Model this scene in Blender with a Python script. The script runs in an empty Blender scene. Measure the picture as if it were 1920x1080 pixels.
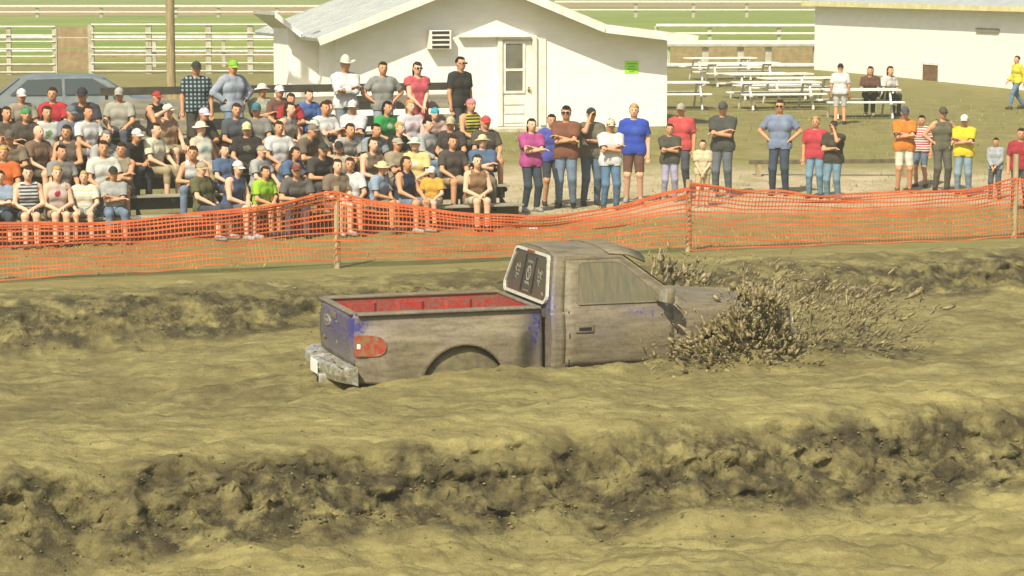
import bpy, bmesh, math, random
import numpy as np
from mathutils import Vector, Matrix
R = math.radians
rng = np.random.default_rng(7)
random.seed(7)
scene = bpy.context.scene
COL = scene.collection

# ------------------------------------------------------------------ camera
F, YH, CZ = 4733.0, -45.0, 4.4
PIT = math.atan((540 - YH) / F)
cam = bpy.data.cameras.new('camera'); cam_o = bpy.data.objects.new('camera', cam); COL.objects.link(cam_o)
cam.sensor_width = 36; cam.lens = F / 1920 * 36; cam.clip_start = 0.5; cam.clip_end = 4000
cam_o.location = (0, 0, CZ); cam_o.rotation_euler = (math.pi / 2 - PIT, 0, 0)
scene.camera = cam_o
# ------------------------------------------------------------------ sky and sun
SUN_EL, SUN_AZ = 47, 24            # degrees; azimuth: degrees to the left of straight behind the camera
world = bpy.data.worlds.new('World'); scene.world = world; world.use_nodes = True
wn = world.node_tree.nodes; wl = world.node_tree.links
sky = wn.new('ShaderNodeTexSky'); sky.sky_type = 'NISHITA'; sky.sun_disc = False
sky.sun_elevation = R(SUN_EL); sky.sun_rotation = R(180 + SUN_AZ); sky.dust_density = 3.0
wl.new(sky.outputs[0], wn['Background'].inputs[0]); wn['Background'].inputs[1].default_value = 0.09
sd = bpy.data.lights.new('sun', 'SUN'); sd.energy = 4.2; sd.angle = R(0.5); sd.color = (1.0, 0.95, 0.80)
so = bpy.data.objects.new('sun', sd); COL.objects.link(so)
tosun = Vector((-math.sin(R(SUN_AZ)) * math.cos(R(SUN_EL)), -math.cos(R(SUN_AZ)) * math.cos(R(SUN_EL)), math.sin(R(SUN_EL))))
so.rotation_euler = tosun.to_track_quat('Z', 'Y').to_euler(); so.location = (0, 0, 40)
vs = scene.view_settings
vs.view_transform = 'Standard'; vs.look = 'None'; vs.gamma = 1; vs.exposure = 0.70

# ------------------------------------------------------------------ helpers
def lin(h, k=1.0):
    h = h.lstrip('#'); o = []
    for i in (0, 2, 4):
        c = int(h[i:i + 2], 16) / 255
        o.append(k * (c / 12.92 if c <= .04045 else ((c + .055) / 1.055) ** 2.4))
    return (*o, 1)

def new_mat(name, color, rough=.85, spec=.3, metal=0):
    m = bpy.data.materials.new(name); m.use_nodes = True
    b = m.node_tree.nodes['Principled BSDF']
    b.inputs['Base Color'].default_value = color; b.inputs['Roughness'].default_value = rough
    b.inputs['Specular IOR Level'].default_value = spec; b.inputs['Metallic'].default_value = metal
    return m, m.node_tree.nodes, m.node_tree.links, b

def N(nodes, t, **kw):
    n = nodes.new(t)
    for k, v in kw.items():
        if k in n.inputs: n.inputs[k].default_value = v
        else: setattr(n, k, v)
    return n

_mats = {}
def worn(name, c1, c2, scale=6, rough=.85, bump=.15, spec=.3, metal=0, detail=6, lo=.35, hi=.65, stretch=(1, 1, 1)):
    """two-tone noisy paint / wood / cloth"""
    if name in _mats: return _mats[name]
    m, n, l, b = new_mat(name, c1, rough, spec, metal)
    tc = N(n, 'ShaderNodeTexCoord'); mp = N(n, 'ShaderNodeMapping'); mp.inputs['Scale'].default_value = stretch
    l.new(tc.outputs['Object'], mp.inputs[0])
    t = N(n, 'ShaderNodeTexNoise', Scale=scale, Detail=detail, Roughness=.62); l.new(mp.outputs[0], t.inputs['Vector'])
    r = N(n, 'ShaderNodeValToRGB'); r.color_ramp.elements[0].position = lo; r.color_ramp.elements[1].position = hi
    r.color_ramp.elements[0].color = c1; r.color_ramp.elements[1].color = c2
    l.new(t.outputs[0], r.inputs[0]); l.new(r.outputs[0], b.inputs['Base Color'])
    if bump:
        bp = N(n, 'ShaderNodeBump', Strength=bump, Distance=.02); l.new(t.outputs[0], bp.inputs['Height']); l.new(bp.outputs[0], b.inputs['Normal'])
    _mats[name] = m
    return m

def tag(o, label=None, cat=None, group=None, kind=None):
    if label: o['label'] = label
    if cat: o['category'] = cat
    if group: o['group'] = group
    if kind: o['kind'] = kind
    return o

def link(name, me, mat=None, parent=None):
    o = bpy.data.objects.new(name, me); COL.objects.link(o)
    if mat is not None:
        for mm in (mat if isinstance(mat, (list, tuple)) else [mat]): me.materials.append(mm)
    if parent is not None: o.parent = parent
    return o

def empty(name, loc=(0, 0, 0), rz=0):
    o = bpy.data.objects.new(name, None); COL.objects.link(o); o.empty_display_size = .2
    o.location = loc; o.rotation_euler = (0, 0, rz); return o

def mesh_np(name, V, Fc, smooth=False):
    me = bpy.data.meshes.new(name)
    V = np.asarray(V, dtype=np.float32); Fc = np.asarray(Fc, dtype=np.int32)
    n = Fc.shape[1]
    me.vertices.add(len(V)); me.vertices.foreach_set('co', V.ravel())
    me.loops.add(Fc.size); me.loops.foreach_set('vertex_index', Fc.ravel())
    me.polygons.add(len(Fc)); me.polygons.foreach_set('loop_start', np.arange(0, Fc.size, n, dtype=np.int32))
    me.polygons.foreach_set('use_smooth', np.full(len(Fc), smooth))
    me.update(calc_edges=True); me.validate()
    return me

class MB:
    """collects shapes into one mesh"""
    def __init__(s): s.bm = bmesh.new()
    def box(s, c, d, rot=None, bev=0):
        r = bmesh.ops.create_cube(s.bm, size=1)
        M = Matrix.Translation(c) @ (rot.to_4x4() if rot is not None else Matrix()) @ Matrix.Diagonal((*d, 1))
        bmesh.ops.transform(s.bm, matrix=M, verts=r['verts'])
        if bev:
            es = list({e for v in r['verts'] for e in v.link_edges})
            bmesh.ops.bevel(s.bm, geom=es, offset=bev, segments=2, affect='EDGES', profile=.5)
        return s
    def bar(s, a, b, w, h, up=(0, 0, 1), bev=0):
        a = Vector(a); b = Vector(b); x = (b - a); L = x.length; x.normalize()
        y = Vector(up).cross(x)
        if y.length < 1e-4: y = Vector((0, 1, 0)).cross(x)
        y.normalize(); z = x.cross(y)
        return s.box((a + b) / 2, (L, w, h), Matrix((x, y, z)).transposed(), bev)
    def cyl(s, a, b, r1, r2=None, seg=12, caps=True):
        a = Vector(a); b = Vector(b); d = b - a
        q = d.to_track_quat('Z', 'Y').to_matrix().to_4x4()
        bmesh.ops.create_cone(s.bm, cap_ends=caps, segments=seg, radius1=r1, radius2=r1 if r2 is None else r2, depth=d.length,
                              matrix=Matrix.Translation((a + b) / 2) @ q)
        return s
    def ell(s, c, rad, sub=2):
        bmesh.ops.create_icosphere(s.bm, subdivisions=sub, radius=1, matrix=Matrix.Translation(c) @ Matrix.Diagonal((*rad, 1)))
        return s
    def poly(s, pts, depth=None):
        vs_ = [s.bm.verts.new(p) for p in pts]; f = s.bm.faces.new(vs_)
        if depth is not None:
            r = bmesh.ops.extrude_face_region(s.bm, geom=[f])
            bmesh.ops.translate(s.bm, vec=depth, verts=[e for e in r['geom'] if isinstance(e, bmesh.types.BMVert)])
        return s
    def mesh(s, name, smooth=False):
        bmesh.ops.recalc_face_normals(s.bm, faces=s.bm.faces[:])
        me = bpy.data.meshes.new(name); s.bm.to_mesh(me); s.bm.free()
        if smooth:
            me.polygons.foreach_set('use_smooth', [True] * len(me.polygons)); 
            try: me.set_sharp_from_angle(angle=R(40))
            except Exception: pass
        return me
    def build(s, name, mat=None, parent=None, smooth=False):
        return link(name, s.mesh(name, smooth), mat, parent)

def copy_tree(o, parent=None):
    c = o.copy(); COL.objects.link(c); c.parent = parent
    for ch in list(o.children): copy_tree(ch, c)
    return c

# pixel (of the 1920x1080 photograph) at a distance -> point in the place
def P(px, py, D):
    dx = (px - 960) / F; dy = (540 - py) / F
    d = Vector((dx, math.cos(PIT) + dy * math.sin(PIT), -math.sin(PIT) + dy * math.cos(PIT)))
    t = D / d.y
    return Vector((0, 0, CZ)) + d * t
def proj(p):
    x, y, z = p[0], p[1], p[2] - CZ
    d = y * math.cos(PIT) - z * math.sin(PIT); v = y * math.sin(PIT) + z * math.cos(PIT)
    return 960 + F * x / d, 540 - F * v / d

# noise in numpy
def _hash(ix, iy, seed):
    h = (ix.astype(np.int64) * 374761393 + iy.astype(np.int64) * 668265263 + seed * 974634777) & 0x7fffffff
    h = ((h ^ (h >> 13)) * 1274126177) & 0x7fffffff
    h = h ^ (h >> 16)
    return (h & 0xffff) / 65535.0 * 2 - 1
def vnoise(x, y, seed=0):
    x = np.asarray(x, float); y = np.asarray(y, float)
    x, y = np.broadcast_arrays(x, y)
    ix = np.floor(x); iy = np.floor(y); fx = x - ix; fy = y - iy
    fx = fx * fx * (3 - 2 * fx); fy = fy * fy * (3 - 2 * fy)
    a = _hash(ix, iy, seed); b = _hash(ix + 1, iy, seed); c = _hash(ix, iy + 1, seed); d = _hash(ix + 1, iy + 1, seed)
    return (a * (1 - fx) + b * fx) * (1 - fy) + (c * (1 - fx) + d * fx) * fy
def fbm(x, y, oct=4, seed=0, gain=.5):
    s = 0; a = 1; t = 0
    for i in range(oct):
        s = s + a * vnoise(np.asarray(x) * 2 ** i, np.asarray(y) * 2 ** i, seed + i * 17); t += a; a *= gain
    return s / t
def sstep(a, b, x):
    t = np.clip((np.asarray(x, float) - a) / (b - a), 0, 1); return t * t * (3 - 2 * t)

# ------------------------------------------------------------------ terrain
TA = R(20.7); TCA, TSA = math.cos(TA), math.sin(TA)     # the bog lanes run 20.7 degrees off the picture plane
def uv_of(X, Y): return X * TCA + Y * TSA, -X * TSA + Y * TCA
def xy_of(u, v): return u * TCA - v * TSA, u * TSA + v * TCA
TRX, TRY, TRZ, TRA = -1.935, 28.307, -0.57, R(17.7)    # truck origin (under its tailgate) and heading
def truck_local(X, Y):
    dx = X - TRX; dy = Y - TRY; c, s = math.cos(TRA), math.sin(TRA)
    return c * dx + s * dy, -s * dx + c * dy

PV = [-60, 20.6, 21.2, 21.55, 21.95, 22.22, 22.42, 22.6, 23.2, 24.6, 26.0, 29.6, 30.6, 31.2, 31.6, 31.95, 32.3, 33.0, 33.8, 34.6, 36.5, 46]
PZ = [-.72, -.72, -.70, -.64, -.44, -.20, -.07, -.0, .04, .0, -.02, -.03, -.1, -.1, .0, .12, .2, .24, .2, .1, .0, .0]
def height(X, Y, detail=True):
    X = np.asarray(X, float); Y = np.asarray(Y, float)
    u, v = uv_of(X, Y)
    near = sstep(46, 36, v)
    wob = (.22 * vnoise(u * .45, 3.1, 5) + .13 * vnoise(u * 1.3, 7.7, 6) + .05 * vnoise(u * 4, 1.7, 8)) * near
    vv = v + wob * sstep(20, 22, v) * sstep(35, 33, v)
    h = np.interp(vv, PV, PZ)
    lane = sstep(24.5, 26.5, v) * sstep(31.6, 30.6, v)
    h = h + lane * (-.27 + .27 * sstep(5.5, 9.2, u) + 0 * u)
    # right-hand part of the nearest lane is dug a little deeper
    h = h - .06 * sstep(7, 11, u) * sstep(22.1, 21.4, vv)
    # far side of the ground: a rise up to the houses and paddocks
    h = h + .70 * sstep(49, 61, Y - .25 * X * (np.abs(X) < 30)) * sstep(46, 49, Y) + .22 * sstep(62, 92, Y)
    if detail:
        bank = np.exp(-((vv - 22.0) / .42) ** 2) + .8 * np.exp(-((vv - 31.8) / .5) ** 2)
        soft = sstep(36, 34, v)
        h = h + soft * (.05 * fbm(u * .9, v * .9, 3, 11) + .065 * fbm(u * 2.0, v * 3.4, 4, 21) + .038 * fbm(u * 6, v * 8.5, 4, 41, .62))
        rd = 1 - np.abs(fbm(u * 2.6, v * 2.6, 4, 31))
        h = h + bank * (.24 * (rd - .82) + .13 * fbm(u * 5, v * 5, 4, 55) + .16 * fbm(u * 1.9, v * .7, 3, 58) + .05 * (1 - 2 * np.abs(fbm(u * 11, v * 11, 3, 59))))
        floor_ = sstep(21.7, 21.2, vv)
        h = h + floor_ * (.20 * fbm(u * 1.1 + v * .8, v * 1.6, 4, 71) + .05 * (1 - np.abs(fbm(u * 4 + v, v * 6, 3, 77))) - .03)
        # ruts left along the truck's lane
        L, W = truck_local(X, Y)
        rut = (np.exp(-((np.abs(W) - .85) / .24) ** 2)) * sstep(.6, -.4, L) * sstep(-9, -3, L)
        h = h - .10 * rut + .03 * lane * fbm(u * .8, v * 5, 3, 91)
        # churned mud pushed up round the truck's front, and the hollow it sits in
        heap = np.exp(-((L - 4.7) / .85) ** 2 - ((np.abs(W) - 1.25) / .42) ** 2) + .8 * np.exp(-((L - 5.6) / .6) ** 2 - (W / 1.2) ** 2)
        h = h + heap * (.20 + .16 * fbm(u * 4, v * 4, 3, 101))
        h = h + .085 * np.exp(-((np.abs(W) - 1.25) / .30) ** 2) * sstep(.2, .9, L) * sstep(5, 3.6, L) * (1 + .5 * fbm(u * 3, v * 3, 3, 105))
        inside = sstep(-.05, .15, L) * sstep(5.05, 4.8, L) * sstep(.95, .82, np.abs(W))
        h = h * (1 - inside) + inside * (-.34)
        # grass-grown spectators' ground: only gentle
        h = h + sstep(35, 37, v) * .02 * fbm(u * .5, v * .5, 3, 111) * sstep(120, 60, Y)
    return h
def hz(X, Y): return float(height(np.array([X]), np.array([Y]))[0])

def grow(a0, a1, step, lo, hi, g=1.16):
    core = np.arange(a0, a1, step); up = []; s = step; p = core[-1]
    while p < hi: s *= g; p += s; up.append(p)
    dn = []; s = step; p = core[0]
    while p > lo: s *= g; p -= s; dn.append(p)
    return np.array(dn[::-1] + list(core) + up)
us = grow(2.0, 21.5, .034, -1500, 1500)
v1 = list(np.arange(19.6, 24.0, .022)) + list(np.arange(24.0, 31.0, .045)) + list(np.arange(31.0, 34.2, .032)) + list(np.arange(34.2, 37, .07))
s_ = .07; p_ = v1[-1]
while p_ < 2500: s_ = min(s_ * 1.07, .35 if p_ < 64 else 1e9); p_ += s_; v1.append(p_)
dn_ = []; s_ = .022; p_ = 19.6
while p_ > -300: s_ *= 1.2; p_ -= s_; dn_.append(p_)
vs_arr = np.array(dn_[::-1] + v1)
U, Vv = np.meshgrid(us, vs_arr)
GX, GY = xy_of(U, Vv)
GZ = height(GX, GY)
# banks are rough: push the ground sideways too so clods overhang
bm_ = (np.exp(-((Vv - 22.0) / .5) ** 2) + .7 * np.exp(-((Vv - 31.8) / .55) ** 2))
push = bm_ * (0.16 * fbm(U * 3.1, GZ * 9 + Vv, 3, 131) + .07 * fbm(U * 9, GZ * 20 + Vv * 3, 3, 137))
GX = GX + TSA * push; GY = GY - TCA * push
nv, nu = U.shape
ii = np.arange(nv * nu).reshape(nv, nu)
quads = np.stack([ii[:-1, :-1], ii[:-1, 1:], ii[1:, 1:], ii[1:, :-1]], -1).reshape(-1, 4)
g_me = mesh_np('ground', np.stack([GX, GY, GZ], -1).reshape(-1, 3), quads, True)
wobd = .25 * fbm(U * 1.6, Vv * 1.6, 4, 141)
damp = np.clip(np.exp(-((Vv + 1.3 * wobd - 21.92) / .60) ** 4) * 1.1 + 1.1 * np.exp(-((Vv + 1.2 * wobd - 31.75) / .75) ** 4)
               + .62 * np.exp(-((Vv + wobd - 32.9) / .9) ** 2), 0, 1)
Lg, Wg = truck_local(GX, GY)
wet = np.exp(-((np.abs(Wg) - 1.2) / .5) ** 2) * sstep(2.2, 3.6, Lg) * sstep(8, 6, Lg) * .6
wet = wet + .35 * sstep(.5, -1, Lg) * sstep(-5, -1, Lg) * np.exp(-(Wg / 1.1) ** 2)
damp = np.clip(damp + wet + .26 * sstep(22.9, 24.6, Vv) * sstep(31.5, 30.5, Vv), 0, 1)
gravel = sstep(44.5, 46.5, GY - .36 * GX) * sstep(55.5, 53.0, GY - .1 * GX) * sstep(-4.5, -1.5, GX)
grass = sstep(33.6, 36.5, Vv)
green = sstep(95, 112, GY)
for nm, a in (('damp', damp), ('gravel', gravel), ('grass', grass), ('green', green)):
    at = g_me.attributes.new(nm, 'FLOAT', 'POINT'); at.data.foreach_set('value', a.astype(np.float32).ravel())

m, n, l, b = new_mat('earth', (.3, .25, .12, 1), .92, .15)
tc = N(n, 'ShaderNodeTexCoord')
def attr(nm):
    a = N(n, 'ShaderNodeAttribute'); a.attribute_name = nm; return a.outputs['Fac']
def noise(scale, detail=6, rough=.6, vec=None):
    t = N(n, 'ShaderNodeTexNoise', Scale=scale, Detail=detail, Roughness=rough); l.new(vec or tc.outputs['Object'], t.inputs['Vector']); return t.outputs[0]
def ramp(fac, c1, c2, lo, hi):
    r = N(n, 'ShaderNodeValToRGB'); e = r.color_ramp.elements
    e[0].position = lo; e[1].position = hi; e[0].color = c1; e[1].color = c2
    l.new(fac, r.inputs[0]); return r.outputs[0]
def mix(fac, a_, b_):
    x = N(n, 'ShaderNodeMix', data_type='RGBA')
    l.new(fac, x.inputs[0]) if not isinstance(fac, float) else setattr(x.inputs[0], 'default_value', fac)
    l.new(a_, x.inputs[6]); l.new(b_, x.inputs[7]); return x.outputs[2]
def mth(op, a_, b_=None):
    x = N(n, 'ShaderNodeMath', operation=op)
    for i, q in enumerate((a_, b_)):
        if q is None: continue
        if isinstance(q, (int, float)): x.inputs[i].default_value = q
        else: l.new(q, x.inputs[i])
    return x.outputs[0]
mp = N(n, 'ShaderNodeMapping'); mp.inputs['Rotation'].default_value = (0, 0, -TA); mp.inputs['Scale'].default_value = (.35, 1.6, 1.6)
l.new(tc.outputs['Object'], mp.inputs[0])
streak = noise(3.0, 6, .65, mp.outputs[0])
dry = ramp(streak, lin('786d43', .88), lin('9f945e', .98), .34, .68)
dry = mix(ramp(noise(.9, 5, .6), (0, 0, 0, 1), (.55, .55, .55, 1), .46, .66), dry, ramp(streak, lin('655b3a', .85), lin('7e7348', .85), .36, .66))
dry = mix(ramp(noise(26, 5, .7), (0, 0, 0, 1), (.4, .4, .4, 1), .52, .68), dry, ramp(noise(9), lin('5b5235'), lin('786d48'), .3, .7))
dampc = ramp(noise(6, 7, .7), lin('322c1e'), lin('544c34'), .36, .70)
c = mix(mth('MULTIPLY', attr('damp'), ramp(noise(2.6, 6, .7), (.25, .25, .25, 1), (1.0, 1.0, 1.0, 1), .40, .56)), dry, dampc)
turf = ramp(noise(1.6, 8, .7), lin('766f3e', .9), lin('928856', .9), .38, .64)
turf = mix(ramp(noise(.35, 5), (0, 0, 0, 1), (.7, .7, .7, 1), .48, .66), turf, ramp(noise(12), lin('656b36'), lin('7f7f46'), .3, .7))
c = mix(mth('MULTIPLY', attr('grass'), ramp(noise(2.2, 6, .7), (.3, .3, .3, 1), (1, 1, 1, 1), .3, .62)), c, turf)
c = mix(mth('MULTIPLY', attr('gravel'), ramp(noise(1.1, 6, .65), (.2, .2, .2, 1), (.95, .95, .95, 1), .3, .6)), c, ramp(noise(30), lin('aa987a'), lin('c9b898'), .3, .7))
gf = ramp(noise(.09, 6), lin('66802c'), lin('8a9142'), .35, .68)
c = mix(attr('green'), c, gf)
l.new(c, b.inputs['Base Color'])
bp = N(n, 'ShaderNodeBump', Strength=.7, Distance=.035); l.new(noise(38, 8, .72), bp.inputs['Height'])
bp2 = N(n, 'ShaderNodeBump', Strength=.4, Distance=.08); l.new(noise(9, 6, .65), bp2.inputs['Height']); l.new(bp.outputs[0], bp2.inputs['Normal'])
l.new(bp2.outputs[0], b.inputs['Normal'])
EARTH = m
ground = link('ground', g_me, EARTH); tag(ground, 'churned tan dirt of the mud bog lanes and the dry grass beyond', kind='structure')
del U, Vv, GX, GY, GZ, ii, quads, damp, gravel, grass, green, Lg, Wg, wet, bm_, push

# ------------------------------------------------------------------ clods
def ico(sub=1):
    bm = bmesh.new(); bmesh.ops.create_icosphere(bm, subdivisions=sub, radius=1)
    V = np.array([v.co[:] for v in bm.verts]); Fc = np.array([[v.index for v in f.verts] for f in bm.faces]); bm.free(); return V, Fc
ICO_V, ICO_F = ico(1)
ICO0_V, ICO0_F = np.array([[1,0,0],[-1,0,0],[0,1,0],[0,-1,0],[0,0,1],[0,0,-1]],float), np.array([[0,2,4],[2,1,4],[1,3,4],[3,0,4],[2,0,5],[1,2,5],[3,1,5],[0,3,5]])
def lumps(pos, rad, axis=None, stretch=None, BV=ICO_V, BF=ICO_F, rough=.35):
    n_ = len(pos); k = len(BV)
    V = np.repeat(BV[None], n_, 0) * (1 + rough * rng.uniform(-1, 1, (n_, k, 1)))
    V *= rng.uniform(.6, 1.25, (n_, 1, 3))
    if axis is not None:
        a = axis / np.linalg.norm(axis, axis=1, keepdims=True)
        d = (V * a[:, None, :]).sum(-1, keepdims=True)
        V = V + a[:, None, :] * d * (stretch[:, None, None] - 1)
    V = V * rad[:, None, None] + pos[:, None, :]
    Fc = (BF[None] + (np.arange(n_) * k)[:, None, None]).reshape(-1, 3)
    return V.reshape(-1, 3), Fc
mud_clod = worn('wet_mud_clods', lin('4a4029'), lin('938458'), 16, .5, .3, .45)
dry_clod = worn('dirt_clods', lin('4c4530'), lin('7d7450'), 5, .95, .3, .1)
ICO2_V, ICO2_F = ico(2)
# loose clods lying on the banks and floors
nC = 5200
vv_ = np.concatenate([rng.normal(21.85, .35, 2600), rng.uniform(20.3, 21.8, 700), rng.normal(31.6, .45, 1300), rng.uniform(22.6, 31, 600)])
uu_ = rng.uniform(2.2, 21, nC)
cx, cy = xy_of(uu_, vv_); cz = height(cx, cy)
r_ = np.clip(rng.lognormal(math.log(.008), .45, nC), .004, .022)
L_, W_ = truck_local(cx, cy); keep = ~((L_ > -.3) & (L_ < 5.3) & (np.abs(W_) < 1.15))
V, Fc = lumps(np.stack([cx, cy, cz + r_ * .05], -1)[keep], r_[keep], BV=ICO2_V * np.array([1.2, 1.2, .7]), BF=ICO2_F, rough=.16)
tag(link('loose_dirt_clods', mesh_np('loose_dirt_clods', V, Fc, True), dry_clod), 'loose dirt clods strewn over the banks and floors of the bog', 'dirt clods', kind='stuff')


# ================================================================== the pickup truck
def mud_paint(name, base, lo=.0, rough=.45):
    """paint under dried mud; attribute 'clean' (0..1) says how much paint still shows through the splatter"""
    m, n, l, b = new_mat(name, base, .6, .4)
    tc = N(n, 'ShaderNodeTexCoord')
    a = N(n, 'ShaderNodeAttribute'); a.attribute_name = 'clean'
    t1 = N(n, 'ShaderNodeTexNoise', Scale=24, Detail=5, Roughness=.85); l.new(tc.outputs['Object'], t1.inputs['Vector'])
    mp = N(n, 'ShaderNodeMapping'); mp.inputs['Rotation'].default_value = (0, R(-24), 0); mp.inputs['Scale'].default_value = (.5, 1, 2.6)
    l.new(tc.outputs['Object'], mp.inputs[0])
    t2 = N(n, 'ShaderNodeTexNoise', Scale=7, Detail=6, Roughness=.6); l.new(mp.outputs[0], t2.inputs['Vector'])
    t3 = N(n, 'ShaderNodeTexNoise', Scale=1.7, Detail=4, Roughness=.5); l.new(tc.outputs['Object'], t3.inputs['Vector'])
    k1 = N(n, 'ShaderNodeMath', operation='MULTIPLY_ADD'); l.new(t1.outputs[0], k1.inputs[0]); k1.inputs[1].default_value = 4.4; k1.inputs[2].default_value = -1.7
    mx = N(n, 'ShaderNodeMath', operation='ADD'); l.new(k1.outputs[0], mx.inputs[0]); l.new(t2.outputs[0], mx.inputs[1])
    ad = N(n, 'ShaderNodeMath', operation='MULTIPLY_ADD'); l.new(mx.outputs[0], ad.inputs[0]); ad.inputs[1].default_value = .5; l.new(a.outputs['Fac'], ad.inputs[2])
    r = N(n, 'ShaderNodeValToRGB'); r.color_ramp.elements[0].position = .90; r.color_ramp.elements[1].position = 1.0
    l.new(ad.outputs[0], r.inputs[0])
    rm = N(n, 'ShaderNodeValToRGB'); e = rm.color_ramp.elements
    e[0].position = .38; e[1].position = .62; e[0].color = lin('5a503a'); e[1].color = lin('80755a')
    mz = N(n, 'ShaderNodeMix', data_type='FLOAT'); mz.inputs[0].default_value = .45; l.new(t2.outputs[0], mz.inputs[2]); l.new(t1.outputs[0], mz.inputs[3]); l.new(mz.outputs[0], rm.inputs[0])
    # thin film of mud: paint tints it
    fk = N(n, 'ShaderNodeMath', operation='MULTIPLY_ADD', use_clamp=True); l.new(a.outputs['Fac'], fk.inputs[0]); fk.inputs[1].default_value = 2.2; fs = N(n, 'ShaderNodeMath', operation='SUBTRACT'); l.new(t3.outputs[0], fs.inputs[0]); fs.inputs[1].default_value = .42; l.new(fs.outputs[0], fk.inputs[2])
    film = N(n, 'ShaderNodeMix', data_type='RGBA'); l.new(fk.outputs[0], film.inputs[0])
    thin = N(n, 'ShaderNodeMix', data_type='RGBA'); thin.inputs[0].default_value = .34; l.new(rm.outputs[0], thin.inputs[6]); thin.inputs[7].default_value = tuple(.5 * p + .5 * q for p, q in zip(base, lin('4c4858')))
    l.new(rm.outputs[0], film.inputs[6]); l.new(thin.outputs[2], film.inputs[7])
    mix_ = N(n, 'ShaderNodeMix', data_type='RGBA'); l.new(r.outputs[0], mix_.inputs[0]); l.new(film.outputs[2], mix_.inputs[6]); mix_.inputs[7].default_value = base
    l.new(mix_.outputs[2], b.inputs['Base Color'])
    rr = N(n, 'ShaderNodeMapRange'); rr.inputs[3].default_value = .62; rr.inputs[4].default_value = .28
    l.new(r.outputs[0], rr.inputs[0]); l.new(rr.outputs[0], b.inputs['Roughness'])
    bp = N(n, 'ShaderNodeBump', Strength=.35, Distance=.008); l.new(t1.outputs[0], bp.inputs['Height']); l.new(bp.outputs[0], b.inputs['Normal'])
    return m
BLUE = mud_paint('muddy_blue_paint', lin('34346f'))
RED = mud_paint('red_bed_paint', lin('a8302a', .9))
GREYP = mud_paint('muddy_grey_trim', lin('8a8878'))
DARKP = mud_paint('muddy_black_trim', lin('1d1c1a'))
dark_gap, *_ = new_mat('dark_seam', (.012, .011, .010, 1), .9)
rubber = worn('muddy_rubber', lin('3a3528'), lin('685f46'), 9, .9, .4, lo=.25, hi=.5)
mud_rim = worn('mud_filled_rim', lin('544d38'), lin('706749'), 8, .9, .4)
chrome_m = worn('splashed_chrome', lin('cfcdbf'), lin('8d8263'), 12, .35, .1, .6, .55)
white_trim = worn('splashed_white_trim', lin('b9b6a6'), lin('8f8668'), 16, .5, .05, lo=.5, hi=.8)
glass_dark = worn('tinted_rear_glass', lin('2a2b26'), lin('4a4032'), 3.5, .12, 0, .6)
glass_mud = worn('mud_smeared_glass', lin('6d6346'), lin('565543'), 6, .3, .1, .5, stretch=(4, 1, .6))
lamp_red = worn('muddy_red_lens', lin('8e2e20'), lin('77603f'), 14, .4, .1, .5, lo=.4, hi=.62)
lamp_white, *_ = new_mat('reverse_lens', lin('e8e4d6'), .25, .5)
decal_m, *_ = new_mat('pale_window_decal', lin('8f8c7c'), .6)
plate_m, *_ = new_mat('licence_plate_paint', lin('dcd9cc'), .5)

truck = empty('pickup_truck', (TRX, TRY, TRZ), TRA)
tag(truck, 'mud-caked blue pickup truck with a red bed ploughing through the bog', 'pickup truck')
KX = 1.029
def setclean(me, fn, base=0.0):
    co = np.zeros(len(me.vertices) * 3, np.float32); me.vertices.foreach_get('co', co); co = co.reshape(-1, 3)
    at = me.attributes.new('clean', 'FLOAT', 'POINT'); at.data.foreach_set('value', np.asarray(fn(co), np.float32) + base)
def g3(co, c, s):
    return np.exp(-(((co - np.array(c)) / np.array(s)) ** 2).sum(1))
def clean_fn(co):
    a = .52 * g3(co, (2.20, -.8, 1.50), (.08, .5, .45)) + .44 * g3(co, (2.05, -.86, 1.14), (.09, .4, .20)) + .34 * g3(co, (2.02, -.9, .85), (.12, .4, .28))
    a += .36 * g3(co, (3.28, -.95, 1.19), (.28, .4, .09)) + .2 * g3(co, (2.8, -.95, .98), (.4, .4, .14))
    a += .36 * g3(co, (.0, -.78, 1.13), (.12, .16, .14)) + .16 * g3(co, (.35, -.8, 1.15), (.45, .3, .12))
    a += .30 * g3(co, (-.02, -.0, 1.05), (.1, .8, .3)) + .15 * g3(co, (3.5, 0, 1.5), (.6, .5, .3))
    return np.clip(a, 0, 1)
def tpart(name, mb, mat, parent=truck, smooth=True, base=0.0):
    o = mb.build(name, mat, parent, smooth) if isinstance(mb, MB) else link(name, mb, mat, parent)
    setclean(o.data, clean_fn, base)
    return o
def TX(x): return x * KX

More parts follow.
